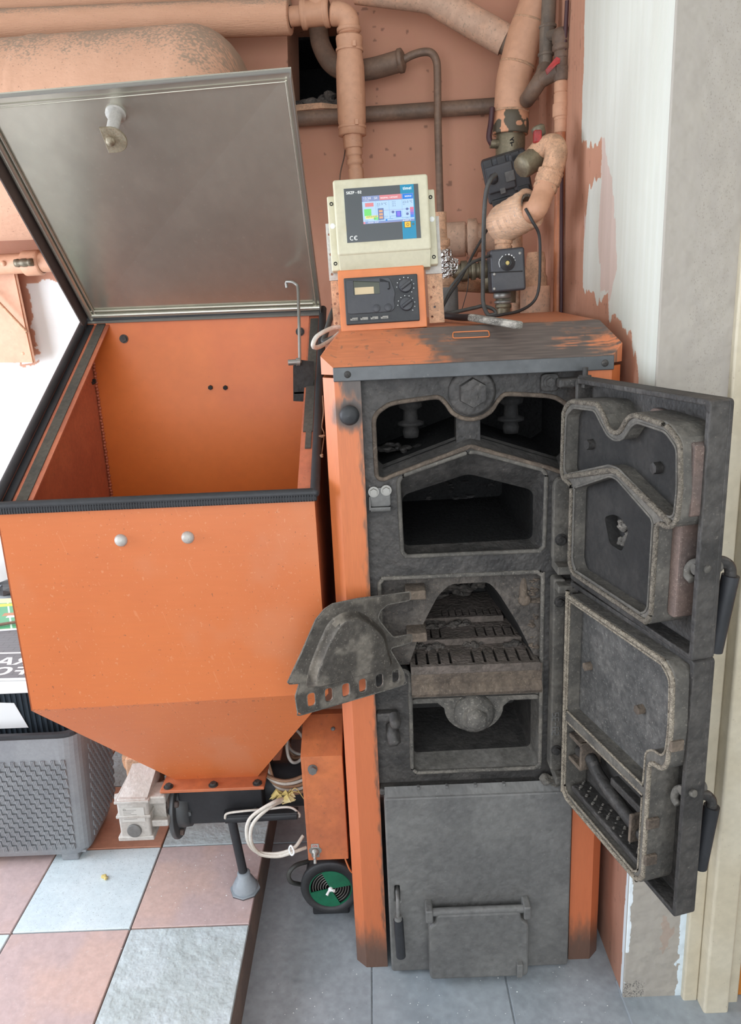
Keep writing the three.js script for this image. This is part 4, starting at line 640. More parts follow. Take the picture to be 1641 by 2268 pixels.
// ---------------------------------------------------------------- screw feeder below the hopper, gear motor, support
{
  const f = thing('screw_feeder', 'black steel screw-feeder trough under the hopper, joined to a grey gearbox', 'feeder', [-0.42, 0.2, -0.25]);
  obj('trough', [box(-0.5, -0.3, 0.272, 0.392, -0.36, -0.165, 0.004), rod([-0.3, 0.31, -0.26], [-0.09, 0.31, -0.26], 0.055, 0.055, 24)], M.rubber, f);
  for (const x of [-0.478, -0.318]) obj('bolt', hexBolt([x, 0.306, -0.165], [0, 0, 1], 0.0075, 0.007), M.steelDark, f);
  const fl = obj('round_flange', [lathe([[0.05, 0], [0.078, 0], [0.08, 0.003], [0.08, 0.009], [0.078, 0.012], [0.05, 0.012]], [-0.517, 0.302, -0.205], [1, 0, 0], 40), lathe([[0.055, 0], [0.052, 0.03], [0, 0.03]], [-0.508, 0.302, -0.205], [1, 0, 0], 30)], M.steelDark, f);
  for (const a of [0.6, 2.2, 3.8, 5.3]) obj('bolt', hexBolt([-0.505, 0.302 + 0.064 * Math.sin(a), -0.205 + 0.064 * Math.cos(a)], [1, 0, 0], 0.008, 0.008), M.rustRed, fl);
  const gb = obj('gearbox', [box(-0.622, -0.55, 0.288, 0.392, -0.2, -0.1, 0.006), sheet([[-0.618, 0.388, -0.104], [-0.552, 0.39, -0.104], [-0.544, 0.43, -0.19], [-0.606, 0.428, -0.19]], 0.03), box(-0.628, -0.545, 0.284, 0.296, -0.2, -0.098, 0.003), box(-0.626, -0.546, 0.345, 0.352, -0.2, -0.097, 0.002), box(-0.626, -0.546, 0.383, 0.39, -0.2, -0.097, 0.002)], M.alu, f); gb.userData.label = 'pale grey cast gearbox with round cover';
  obj('round_cover', [lathe([[0.0165, 0], [0.0165, 0.004], [0.0145, 0.005], [0, 0.005]], [-0.588, 0.312, -0.1], [0, 0, 1], 28)], M.castGrey, gb);
  obj('rating_plate', [box(-0.612, -0.56, 0.335, 0.372, -0.1, -0.0985)], canvasMat(256, 192, (g, w, h) => { g.fillStyle = '#bdb9b2'; g.fillRect(0, 0, w, h); g.fillStyle = '#6a6762'; for (let i = 0; i < 7; i++) g.fillRect(20, 30 + i * 20, 150 - (i % 3) * 30, 5); g.lineWidth = 5; g.strokeStyle = '#55524e'; g.beginPath(); g.arc(36, 22, 12, 0, 7); g.stroke(); }, { m: [-0.612, 0.335, 0.052, 0.037] }), gb);
  obj('oil_plug', hexBolt([-0.622, 0.372, -0.14], [-1, 0, 0.2], 0.011, 0.016, 0.014), M.alu, gb);
  obj('gearbox_neck', [box(-0.552, -0.512, 0.37, 0.39, -0.17, -0.11, 0.004), box(-0.552, -0.512, 0.31, 0.328, -0.17, -0.11, 0.004), lathe([[0.04, 0], [0.05, 0.035]], [-0.552, 0.34, -0.17], [1, 0, 0], 24)], M.alu, f);
  obj('coupling', [box(-0.556, -0.514, 0.325, 0.372, -0.18, -0.135, 0.004)], M.rustRed, f);
  obj('motor', [rod([-0.59, 0.4, -0.25], [-0.6, 0.4, -0.44], 0.062, 0.062, 28), box(-0.625, -0.555, 0.33, 0.44, -0.26, -0.19, 0.008), ...[0, 1, 2, 3, 4, 5].map((i) => rod([-0.592, 0.4, -0.28 - i * 0.026], [-0.592, 0.4, -0.286 - i * 0.026], 0.067, 0.067, 28))], M.peachWorn, f);
}
{
  const s = thing('feeder_support', 'black steel screw-jack prop with cross bar standing on the red tile', 'support', [-0.356, 0.1, -0.14]);
  obj('cross_bar', [rod([-0.386, 0.304, -0.14], [-0.218, 0.304, -0.145], 0.0115), box(-0.39, -0.215, 0.312, 0.318, -0.155, -0.13, 0.002)], M.rubber, s);
  obj('post', [rod([-0.372, 0.3, -0.14], [-0.357, 0.14, -0.141], 0.0105, 0.0105, 18)], M.rubber, s);
  obj('foot', [lathe([[0.0, 0.001], [0.036, 0.001], [0.036, 0.008], [0.0, 0.008]], [-0.357, 0.0995, -0.141], [0, 1, 0], 8), lathe([[0.03, 0], [0.03, 0.008], [0.021, 0.026], [0.0155, 0.034], [0.0155, 0.044], [0.012, 0.047], [0, 0.047]], [-0.357, 0.107, -0.141], [0, 1, 0], 24)], M.floorGrey, s);
}
// ---------------------------------------------------------------- orange switch box and blower on the boiler's left side
{
  const b = thing('switch_box', 'narrow tall orange switch box with sloping top beside the boiler column', 'box', [-0.145, 0.255, -0.1]);
  const prof = [[-0.05, 0.255], [-0.05, 0.517], [-0.15, 0.56], [-0.17, 0.56], [-0.17, 0.255]];
  obj('box_shell', [(() => { const g = new THREE.ExtrudeGeometry(path2(prof.map(([z, y]) => [-z, y])), { depth: 0.088, bevelEnabled: true, bevelSize: 0.0012, bevelThickness: 0.0012, bevelSegments: 1 }); return g.rotateY(Math.PI / 2).translate(-0.186, 0, 0); })(), box(-0.187, -0.18, 0.256, 0.516, -0.06, -0.0485, 0.001)], M.orangeDirty, b);
  obj('hexagon_bolt', hexBolt([-0.163,0.488,-0.049], [0.1, 0.1, 1], 0.0095, 0.013, 0.0105), M.castGrey, b);
  obj('screw', [dome([-0.118, 0.545, -0.112], [0, 0.9, 0.4], 0.005, 0.004)], M.castGrey, b);
  const sp = obj('toggle_plate', [plate(rounded([[-0.179, 0.262], [-0.161, 0.262], [-0.161, 0.271], [-0.156, 0.276], [-0.156, 0.283], [-0.161, 0.288], [-0.161, 0.297], [-0.179, 0.297], [-0.179, 0.288], [-0.184, 0.283], [-0.184, 0.276], [-0.179, 0.271]], 0.002), -0.05, -0.0475)], M.zinc, b);
  obj('printed_word', [box(-0.178, -0.162, 0.287, 0.2965, -0.0478, -0.0472)], canvasMat(128, 76, (g, w, h) => { g.fillStyle = '#a5a19a'; g.fillRect(0, 0, w, h); g.fillStyle = '#a2382c'; g.font = 'bold 62px sans-serif'; g.textAlign = 'center'; g.fillText('ON', w / 2, 60); }, { m: [-0.178, 0.287, 0.016, 0.0095] }), sp);
  obj('toggle', [lathe([[0.008, 0], [0.008, 0.006], [0.004, 0.007], [0.003, 0.02], [0, 0.02]], [-0.17, 0.278, -0.048], [0, -0.3, 1], 12), rod([-0.17, 0.276, -0.035], [-0.17, 0.262, -0.028], 0.003, 0.0036)], M.zinc, sp);
}
{
  const c = [-0.15, 0.1, -0.142], f = thing('blower_fan', 'round black blower with green shutter disc under the orange switch box', 'fan', [-0.152, 0, -0.18]);
  obj('fan_casing', [lathe([[0.05, -0.12], [0.062, -0.115], [0.064, -0.01], [0.072, -0.008], [0.073, 0.002], [0.07, 0.008], [0.052, 0.01], [0.05, -0.02]], c, [0, 0, 1], 44), box(-0.2, -0.11, 0.001, 0.03, -0.24, -0.16, 0.004)], M.blackPlastic, f);
  obj('casing_cap', [lathe([[0.0, -0.2], [0.058, -0.2], [0.06, -0.125], [0, -0.125]], c, [0, 0, 1], 36)], M.alu, f);
  const sector = (a0, a1, r0, r1, z0, z1) => { const p = []; for (let i = 0; i <= 14; i++) { const a = a0 + (a1 - a0) * i / 14; p.push([c[0] + r1 * Math.cos(a), c[1] + r1 * Math.sin(a)]); } for (let i = 14; i >= 0; i--) { const a = a0 + (a1 - a0) * i / 14; p.push([c[0] + r0 * Math.cos(a), c[1] + r0 * Math.sin(a)]); } return plate(p, c[2] + z0, c[2] + z1); };
  const d = (q) => q * Math.PI / 180;
  obj('shutter_disc', [sector(d(10), d(112), 0.004, 0.05, 0.006, 0.009), sector(d(192), d(296), 0.004, 0.05, 0.006, 0.009), sector(0, Math.PI, 0.049, 0.053, 0.004, 0.008), sector(Math.PI, 2 * Math.PI, 0.049, 0.053, 0.004, 0.008)], M.green, f);
  const wires = []; for (const [a0, a1] of [[112, 192], [296, 370]]) for (let r = 0.012; r < 0.049; r += 0.0062) { const p = []; for (let i = 0; i <= 10; i++) { const a = d(a0 + (a1 - a0) * i / 10); p.push([c[0] + r * Math.cos(a), c[1] + r * Math.sin(a), c[2] + 0.004]); } wires.push(tube(p, 0.0011, { n: 20, rad: 5 })); }
  obj('grille', wires, M.zinc, f); obj('inlet', [orient(new THREE.CylinderGeometry(0.05, 0.05, 0.004, 32), [c[0], c[1], c[2] - 0.015], [0, 0, 1])], M.black, f);
  obj('wing_nut', [dome([c[0], c[1], c[2] + 0.009], [0, 0, 1], 0.006, 0.007), rod([c[0] - 0.003, c[1], c[2] + 0.013], [c[0] - 0.009, c[1] - 0.008, c[2] + 0.02], 0.0025, 0.0035), rod([c[0] + 0.003, c[1], c[2] + 0.013], [c[0] + 0.009, c[1] + 0.004, c[2] + 0.02], 0.0025, 0.0035)], M.white, f);
}
// ---------------------------------------------------------------- cables by the switch box
const cable = (name, label, pts, r, mat, o = {}) => tag(obj(name, [tube(pts, r, { n: pts.length * 12, rad: 8, ...o })], mat), label, 'cable', o.group);
{
  const k = thing('cable_loop', 'thick doubled white cable loop hanging left of the orange switch box', 'cable', [-0.28, 0.26, -0.09]);
  obj('cable', [tube([[-0.238,0.329,-0.170], [-0.270,0.360,-0.100], [-0.310,0.330,-0.085], [-0.320,0.284,-0.085], [-0.303,0.247,-0.085], [-0.262,0.238,-0.085], [-0.225,0.248,-0.085], [-0.197,0.247,-0.100]], 0.0042, { n: 90 })], M.whiteCable, k);
  obj('cable', [tube([[-0.233,0.334,-0.170], [-0.263,0.371,-0.100], [-0.318,0.338,-0.090], [-0.329,0.287,-0.090], [-0.313,0.251,-0.090], [-0.268,0.241,-0.090], [-0.225,0.254,-0.090], [-0.203,0.271,-0.110]], 0.0042, { n: 90 })], M.whiteCable, k);
  obj('cable_tie', [tube([[-0.228,0.269,-0.080], [-0.222,0.255,-0.076], [-0.229,0.244,-0.080], [-0.234,0.257,-0.084]], 0.0022, { closed: true, n: 40 })], M.white, k);
}
cable('white_wire', 'thin white wire arched over the black cross bar', [[-0.384,0.315,-0.125], [-0.377,0.328,-0.125], [-0.338,0.333,-0.125], [-0.287,0.332,-0.130], [-0.234,0.331,-0.135], [-0.213,0.310,-0.140], [-0.212,0.300,-0.140]], 0.0028, M.whiteCable);
{
  const k = thing('cable_bundle', 'coiled bundle of dusty tan cables squeezed between hopper and switch box', 'cable', [-0.25, 0.4, -0.25]);
  const R = rng(90);
  for (let i = 0; i < 6; i++) { const cx = -0.222 + R() * 0.006, cy = 0.43 + R() * 0.02, r = 0.03 + i * 0.004, p = []; for (let q = 0; q <= 12; q++) { const a = 2 * Math.PI * q / 12; p.push([cx + r * 0.8 * Math.cos(a), cy - 0.02 + r * 1.5 * Math.sin(a), -0.26 - i * 0.012 + 0.012 * Math.sin(a * 2 + i)]); } obj('cable', [tube(p.slice(0, -1), 0.0042, { closed: true, n: 80, rad: 7 })], i % 2 ? M.tanCable : M.whiteCable, k); }
  for (let i = 0; i < 5; i++) obj('cable', [tube([[-0.32 + i * 0.004, 0.42 + i * 0.012, -0.24], [-0.3 + i * 0.006, 0.385 - i * 0.006, -0.2], [-0.25, 0.368 - i * 0.008, -0.185], [-0.2, 0.372 - i * 0.01, -0.2], [-0.19, 0.38, -0.23]], 0.0042, { n: 60, rad: 7 })], i % 2 ? M.whiteCable : M.tanCable, k);
}
{
  const p = [-0.247,0.357,-0.150], R = rng(91), fl = [];
  for (let i = 0; i < 14; i++) { const a = R() * 6.3, q = [p[0] + (R() - 0.5) * 0.04, p[1] + (R() - 0.5) * 0.016, p[2] + R() * 0.02], s = 0.007 + R() * 0.008; fl.push(sheet([[q[0] - s, q[1] - s * 0.6, q[2]], [q[0] + s, q[1] - s * (R() - 0.3), q[2] + 0.008 * Math.cos(a)], [q[0] + s * 0.4, q[1] + s, q[2] + 0.006 * Math.sin(a)]], 0.0008)); }
  for (let i = 0; i < 5; i++) fl.push(tube([[p[0] - 0.01 + i * 0.006, p[1], p[2] + 0.01], [p[0] + i * 0.008, p[1] - 0.012 + 0.01 * i, p[2] + 0.02], [p[0] + 0.01 + i * 0.01, p[1] + 0.02 * (i % 2) - 0.006, p[2] + 0.016]], 0.001, { n: 20, rad: 5 }));
  tag(obj('tie_scrap', fl, M.tie), 'crumpled yellowish scrap of plastic tied round the cables', 'plastic scrap');
}
cable('fan_cable', 'grey rubber cable bending from the floor behind the blower', [[-0.199,0.128,-0.200], [-0.235,0.140,-0.170], [-0.252,0.125,-0.160], [-0.248,0.102,-0.160], [-0.229,0.076,-0.180]], 0.0055, M.greyCable);
cable('orange_wire', 'thin orange wire running down beside the column above the blower', [[-0.11, 0.252, -0.13], [-0.112, 0.235, -0.1], [-0.1, 0.205, -0.08], [-0.093, 0.19, -0.08]], 0.002, M.orange);
cable('switch_lead', 'short white cable stub under the orange switch box', [[-0.155, 0.252, -0.12], [-0.142, 0.236, -0.1], [-0.128, 0.23, -0.1], [-0.122, 0.252, -0.11]], 0.0035, M.whiteCable);
// ---------------------------------------------------------------- thermostat box on the hood and the touch-screen controller above it
// a frame from three measured corners of a tilted face: x right, y up, z out of the face, origin at its lower left corner
function face(tl, tr, bl) {
  const L = V(bl), x = V(tr).sub(V(tl)), w = x.length(); x.normalize(); const y0 = V(tl).sub(L), z = x.clone().cross(y0).normalize(), y = z.clone().cross(x), h = y0.dot(y);
  const m = new THREE.Matrix4().makeBasis(x, y, z);
  return { w, h, q: new THREE.Quaternion().setFromRotationMatrix(m), L };
}
{
  const F = face([-0.049,1.520,-0.129], [0.117,1.523,-0.130], [-0.053,1.406,-0.105]), t = thing('thermostat_box', 'orange sheet box with old black thermostat panel standing on the boiler hood', 'thermostat', F.L.toArray());
  t.quaternion.copy(F.q); const { w, h } = F, o = (n, g, m, p = t) => obj(n, g, m, p, true);
  o('orange_shell', [plate(rounded([[0, 0], [w, 0], [w, h], [0, h]], 0.002), -0.1, 0, { bevel: 0.0015 }), box(0.002, w - 0.002, h - 0.002, h + 0.001, -0.1, -0.002)], M.orange);
  const bz = o('panel', [box(0.011, w - 0.014, 0.012, h - 0.016, -0.004, 0.006, 0.002)], M.blackPlastic);
  const X = (u) => 0.011 + u * (w - 0.025), Yv = (v) => 0.012 + v * (h - 0.028);
  o('hinged_cover', [plate(rounded([[X(0.03), Yv(0.22)], [X(0.62), Yv(0.22)], [X(0.68), Yv(0.3)], [X(0.66), Yv(0.45)], [X(0.69), Yv(0.6)], [X(0.66), Yv(0.78)], [X(0.62), Yv(0.95)], [X(0.03), Yv(0.95)]], 0.006), 0.005, 0.009, { bevel: 0.001, holes: [[[X(0.13), Yv(0.62)], [X(0.48), Yv(0.62)], [X(0.48), Yv(0.94)], [X(0.13), Yv(0.94)]].reverse()] })], M.actuator, bz);
  o('display_glass', [box(X(0.13), X(0.48), Yv(0.6), Yv(0.94), 0.0055, 0.0065)], std({ color: 0x4c4f43, rough: 0.25 }), bz);
  o('paper_strip', [box(X(0.14), X(0.4), Yv(0.63), Yv(0.78), 0.0064, 0.0068)], std({ color: 0xc9b592, rough: 0.8 }), bz);
  for (const [u, v] of [[0.83, 0.75], [0.83, 0.36]]) { const k = o('dial', [lathe([[0.013, 0], [0.0125, 0.006], [0.011, 0.008], [0, 0.008]], [X(u), Yv(v), 0.006], [0, 0, 1], 28), rod([X(u) - 0.009, Yv(v) - 0.006, 0.015], [X(u) + 0.009, Yv(v) + 0.006, 0.015], 0.0035)], M.actuator, bz); o('dial_mark', [...Array(9).keys()].map((i) => { const a = -0.8 + i * 0.5; return dome([X(u) + 0.0165 * Math.cos(a), Yv(v) + 0.0165 * Math.sin(a), 0.006], [0, 0, 1], 0.0009, 0.0005); }), M.white, k); }
  for (const u of [0.42, 0.58]) o('push_button', [lathe([[0.0075, 0], [0.007, 0.003], [0, 0.003]], [X(u), Yv(0.31), 0.009], [0, 0, 1], 20).scale(1, 1, 1)], M.actuator, bz);
  o('hook_mark', [tube([[X(0.61), Yv(0.84), 0.0095], [X(0.615), Yv(0.72), 0.0095], [X(0.59), Yv(0.7), 0.0095]], 0.0012, { n: 20, rad: 6 })], M.black, bz);
  const lab = canvasMat(512, 64, (g, W, H) => { g.fillStyle = '#2c2d2f'; g.fillRect(0, 0, W, H); ['ALARM', 'x', 'ok', 'auto'].forEach((s, i) => { g.fillStyle = '#8f8c84'; g.fillRect(6 + i * 124, 14, 92, 40); g.fillStyle = '#1d1d1d'; g.beginPath(); g.arc(18 + i * 124, 18, 11, 0, 7); g.fill(); g.font = 'bold 24px sans-serif'; g.fillText(s, 30 + i * 124, 48); }); }, { m: [X(0.05), Yv(0.07), X(0.62) - X(0.05), Yv(0.16) - Yv(0.07)], rough: 0.6 });
  o('lamp_labels', [box(X(0.05), X(0.62), Yv(0.07), Yv(0.16), 0.0055, 0.0066)], lab, bz);
}
{
  const F = face([-0.056,1.684,-0.141], [0.123,1.688,-0.142], [-0.053,1.547,-0.119]), t = thing('boiler_controller', 'cream boiler controller with lit touch screen on perforated metal straps', 'controller', F.L.toArray());
  t.quaternion.copy(F.q); const { w, h } = F, o = (n, g, m, p = t) => obj(n, g, m, p, true);
  o('housing', [new RoundedBoxGeometry(w, h, 0.05, 3, 0.005).translate(w / 2, h / 2, -0.025), plate([[0.002, -0.028], [w - 0.002, -0.028], [w - 0.001, 0.006], [0.001, 0.006]], -0.05, -0.02, { bevel: 0.002 }), loft([[0.002, 0.005, -0.001], [w - 0.002, 0.005, -0.001], [w - 0.004, -0.028, -0.018], [0.004, -0.028, -0.018]], [[0.002, 0.005, -0.03], [w - 0.002, 0.005, -0.03], [w - 0.004, -0.028, -0.03], [0.004, -0.028, -0.03]]), sheet([[0.004, -0.028, -0.018], [w - 0.004, -0.028, -0.018], [w - 0.002, 0.005, -0.001], [0.002, 0.005, -0.001]], 0.004)], M.cream);
  const wings = o('mounting_wing', [box(-0.014, 0.004, -0.022, h - 0.02, -0.05, -0.03, 0.003)], M.cream), w2 = o('mounting_wing', [box(w - 0.004, w + 0.014, -0.022, h - 0.02, -0.05, -0.03, 0.003)], M.cream);
  for (const [p, x] of [[wings, -0.006], [w2, w + 0.006]]) { for (const y of [0.012 - 0.02, h - 0.035]) o('screw', [lathe([[0.0036, 0], [0.0036, 0.001], [0.002, 0.001], [0.0016, -0.002], [0, -0.002]], [x, y, -0.0299], [0, 0, 1], 16)], M.black, p); o('screw_cap', [lathe([[0.005, 0], [0.005, 0.002], [0, 0.003]], [x, h * 0.45, -0.03], [0, 0, 1], 18)], M.white, p); }
  const px0 = 0.02, px1 = w - 0.019, py0 = 0.022, py1 = h - 0.018, pw = px1 - px0, ph = py1 - py0;
  const facia = canvasMat(900, 620, (g, W, H) => {
    g.fillStyle = '#4a4e50'; g.fillRect(0, 0, W, H); g.fillStyle = '#1583a6'; g.fillRect(W * 0.755, 0, W * 0.185, H);
    g.fillStyle = '#f0f0ea'; g.font = 'bold 44px sans-serif'; g.fillText('SKZP - 02', 26, 66); g.font = 'bold 42px sans-serif'; g.fillText('timel', W * 0.79, 58);
    g.lineWidth = 8; g.strokeStyle = '#f0f0ea'; g.beginPath(); g.arc(60, H - 50, 22, 0.9, 5.4); g.stroke(); g.beginPath(); g.arc(112, H - 50, 22, 0.9, 5.4); g.stroke(); g.beginPath(); g.moveTo(92, H - 50); g.lineTo(112, H - 50); g.stroke();
    g.fillStyle = '#2d2d2d'; g.fillRect(W * 0.785, H * 0.675, W * 0.09, H * 0.12); g.fillStyle = '#f0b93c'; g.fillRect(W * 0.79, H * 0.682, W * 0.08, H * 0.105);
    g.strokeStyle = '#4a3410'; g.lineWidth = 5; g.beginPath(); g.arc(W * 0.83, H * 0.735, 15, -1.1, 4.2); g.stroke(); g.beginPath(); g.moveTo(W * 0.83, H * 0.7); g.lineTo(W * 0.83, H * 0.735); g.stroke();
    g.fillStyle = '#3a3c34'; g.beginPath(); g.arc(W * 0.905, H * 0.735, 12, 0, 7); g.fill(); g.fillStyle = '#8c8f76'; g.beginPath(); g.arc(W * 0.905, H * 0.735, 6, 0, 7); g.fill();
  }, { m: [px0, py0, pw, ph], rough: 0.35 });
  const fc = o('facia', [box(px0, px1, py0, py1, -0.001, 0.001)], facia);
  const sx0 = px0 + pw * 0.235, sx1 = px0 + pw * 0.925, sy0 = py0 + ph * 0.325, sy1 = py0 + ph * 0.835;
  const screen = canvasMat(960, 560, (g, W, H) => {
    g.fillStyle = '#bfe0ff'; g.fillRect(0, 0, W, H); g.fillStyle = '#8e9ecb'; g.fillRect(0, 0, W, 112); g.fillStyle = '#e58f97'; g.fillRect(330, 0, 410, 100); g.fillStyle = '#1f86ee'; g.fillRect(762, 8, 190, 98); g.fillStyle = '#8ea2d6'; g.fillRect(0, H - 42, W, 42); g.fillStyle = '#ee9aa8'; g.fillRect(0, H - 42, 36, 42);
    g.fillStyle = '#fff'; g.font = '60px sans-serif'; g.fillText('13.58', 22, 66); g.fillText('SR', 224, 72); g.font = '22px sans-serif'; g.fillText('16-07-2025', 24, 100); g.font = 'bold 40px sans-serif'; g.fillText('ROZPAL / WYGAŚ', 346, 70); g.font = 'bold 44px sans-serif'; g.fillText('MENU', 800, 72); g.font = 'bold 30px sans-serif'; g.fillText('STATUS:  STOP', 84, H - 10); g.fillText('ALARMY: 0', 740, H - 10);
    g.fillStyle = '#e88f95'; g.fillRect(52, 140, 160, 78); g.fillStyle = '#7fe87f'; g.fillRect(28, 262, 134, 140); g.fillStyle = '#f6f59a'; g.fillRect(44, 400, 240, 62); g.strokeStyle = '#3d4a2a'; g.lineWidth = 5; for (let i = 0; i < 11; i++) { g.beginPath(); g.moveTo(66 + i * 19, 440); g.lineTo(78 + i * 19, 404); g.stroke(); }
    g.fillStyle = '#8cf08c'; g.fillRect(210, 440, 80, 54); g.strokeStyle = '#1e8a2c'; g.beginPath(); g.moveTo(185, 468); g.lineTo(245, 468); g.moveTo(214, 440); g.lineTo(214, 496); g.stroke();
    g.strokeStyle = '#7fb6e8'; g.lineWidth = 4; for (const x of [252, 500, 742]) { g.beginPath(); g.moveTo(x, 112); g.lineTo(x, H - 42); g.stroke(); }
    g.fillStyle = '#5b6f9a'; g.font = '60px sans-serif'; g.fillText('22.9 °C', 268, 200); g.fillText('23.0 °C', 752, 190); g.font = '36px sans-serif'; g.fillText('▭ 22.5', 530, 160); g.fillText('◇ 22.5', 530, 202); g.fillText('▤ 26.4', 530, 244); g.fillText('22.1', 400, 450); g.font = '24px sans-serif'; g.fillText('50.0', 270, 236); g.fillText('40.0', 756, 226); g.fillText('Paliwo', 26, 506); g.fillText('Kocioł', 268, 506); g.fillText('CO', 520, 500); g.fillText('CWU', 800, 500);
    g.fillStyle = '#7185b8'; g.fillRect(284, 262, 110, 236); g.fillStyle = '#e8b18c'; for (const y of [298, 362, 426]) g.fillRect(304, y, 70, 46);
    g.strokeStyle = '#9a7fc8'; g.lineWidth = 5; g.beginPath(); g.moveTo(394, 312); g.lineTo(900, 312); g.moveTo(510, 352); g.lineTo(620, 352); g.moveTo(800, 376); g.lineTo(900, 376); g.stroke(); g.strokeStyle = '#3f86d0'; g.beginPath(); g.moveTo(394, 482); g.lineTo(890, 482); g.moveTo(510, 482); g.lineTo(510, 438); g.lineTo(630, 438); g.stroke();
    g.fillStyle = '#6678b0'; for (const [x, y] of [[566, 356], [834, 312], [834, 412]]) { g.beginPath(); g.arc(x, y, 26, 0, 7); g.fill(); } g.fillStyle = '#2a8fe8'; g.beginPath(); g.arc(436, 508, 18, 0, 7); g.fill();
    g.fillStyle = '#4d6fd8'; g.fillRect(620, 340, 100, 124); g.fillStyle = '#8f7df0'; g.fillRect(640, 352, 60, 92);
    for (const [y, c] of [[280, '#e77fa0'], [330, '#c07fc8'], [380, '#8a80e0'], [430, '#4f90ee']]) { g.fillStyle = c; g.fillRect(888, y, 68, 60); }
  }, { emit: 1.0, m: [sx0, sy0, sx1 - sx0, sy1 - sy0] });
  const sc = o('screen', [box(sx0, sx1, sy0, sy1, 0.0009, 0.0016)], screen, fc); screen.roughness = 0.25;
  const pl = new THREE.RectAreaLight(0xbfe0ff, 0.35, sx1 - sx0, sy1 - sy0); pl.name = 'screen_glow'; pl.position.set((sx0 + sx1) / 2, (sy0 + sy1) / 2, 0.004); pl.rotation.y = Math.PI; t.add(pl);
  // perforated straps behind the housing
  const strap = (x0, x1, y0, y1) => { const hs = []; for (let y = y0 + 0.012, i = 0; y < y1 - 0.008; y += 0.019, i++) { const xx = x0 + 0.006 + (i % 2) * 0.006; const c = []; for (let k = 0; k < 10; k++) c.push([xx + 0.0026 * Math.cos(-k * 0.628), y + 0.0026 * Math.sin(-k * 0.628)]); hs.push(c); } return plate([[x0, y0], [x1, y0], [x1, y1], [x0, y1]], -0.055, -0.052, { holes: hs }); };
  for (const [x0, x1] of [[-0.021, 0.006], [w - 0.01, w + 0.022]]) { o('perforated_strap', [strap(x0, x1, -0.035, h - 0.065)], M.alu); o('perforated_strap', [strap(x0 + 0.002, x1, -0.13, -0.036)], M.peachWorn); }
}
// scraper lying on the hood
{
  const a = [0.201,1.422,-0.140], b = [0.277,1.406,-0.030], k = thing('scraper', 'long dark rod with dusty grey grip lying on the hood', 'scraper', a), d = V(b).sub(V(a)), A = V(a);
  const pt = (t) => A.clone().addScaledVector(d, t).toArray();
  const g = new RoundedBoxGeometry(d.length(), 0.014, 0.02, 3, 0.005); g.applyQuaternion(new THREE.Quaternion().setFromUnitVectors(V(1, 0, 0), d.clone().normalize())); const mp = pt(0.5); g.translate(...mp);
  obj('grip', [g], M.handle, k);
  obj('rod', [tube([pt(0.02), [0.179,1.423,-0.200], [0.138,1.431,-0.300]], 0.007, { n: 30 })], M.rubber, k);
}
cable('white_lead', 'white cable curling out beside the thermostat box over the hopper seal', [[-0.048,1.415,-0.160], [-0.073,1.413,-0.140], [-0.099,1.401,-0.100], [-0.108,1.384,-0.090], [-0.100,1.379,-0.120], [-0.076,1.390,-0.170], [-0.061,1.401,-0.200]], 0.0045, M.whiteCable);
cable('dark_lead', 'dark cable rising behind the white lead to the strap', [[-0.072,1.392,-0.200], [-0.093,1.386,-0.200], [-0.090,1.399,-0.220], [-0.078,1.435,-0.250], [-0.071,1.453,-0.300]], 0.006, M.greyCable);

// settled dust on lying pipes: grey-brown grains with a ragged border along the crown; u runs round from the crown, v along the pipe
const dG = fbm(401, 200, 2), dL = fbm(403, 9, 4);
function dustMat(u0, c0, c1) {
  const m = fieldMat(512, 1024, [0, 0, 1, 1.6], (a, l, u, v) => { const k = a + (dL(u, v * 2) - 0.5) * 0.3 + (dG(u, v * 2) - 0.5) * 0.4; let c = mix(c0, c1, dL(u + 0.5, v * 3)); if (dG(u + 0.4, v * 2) > 0.86) c = mix(c, [110, 86, 70], 0.6); return mix(c, [142, 126, 109], k < u0 ? 0.72 : k < u0 + 0.06 ? 0.35 : 0); }, { rough: 0.8, bump: bumpFine, bs: 0.001, brep: 3 });
  return m;
}
function crownUV(mesh, p, d) {
  const b = baseOf(mesh.parent), D = V(d).normalize(), U = V(0, 1, 0).addScaledVector(D, -D.y).normalize(), P = mesh.geometry.attributes.position, uv = mesh.geometry.attributes.uv, q = V(0, 0, 0);
  if (mesh.parent === scene) b.set(0, 0, 0);
  for (let i = 0; i < P.count; i++) { q.fromBufferAttribute(P, i).add(b).sub(V(p)); const l = q.dot(D); q.addScaledVector(D, -l); uv.setXY(i, Math.acos(Math.max(-1, Math.min(1, q.length() > 1e-5 ? q.normalize().dot(U) : 1))) / Math.PI, 0.1 + Math.abs(l)); }
}
M.pipeDust = dustMat(0.24, [210, 163, 134], [200, 152, 122]); M.tankDust = dustMat(0.2, [212, 166, 138], [196, 150, 122]);
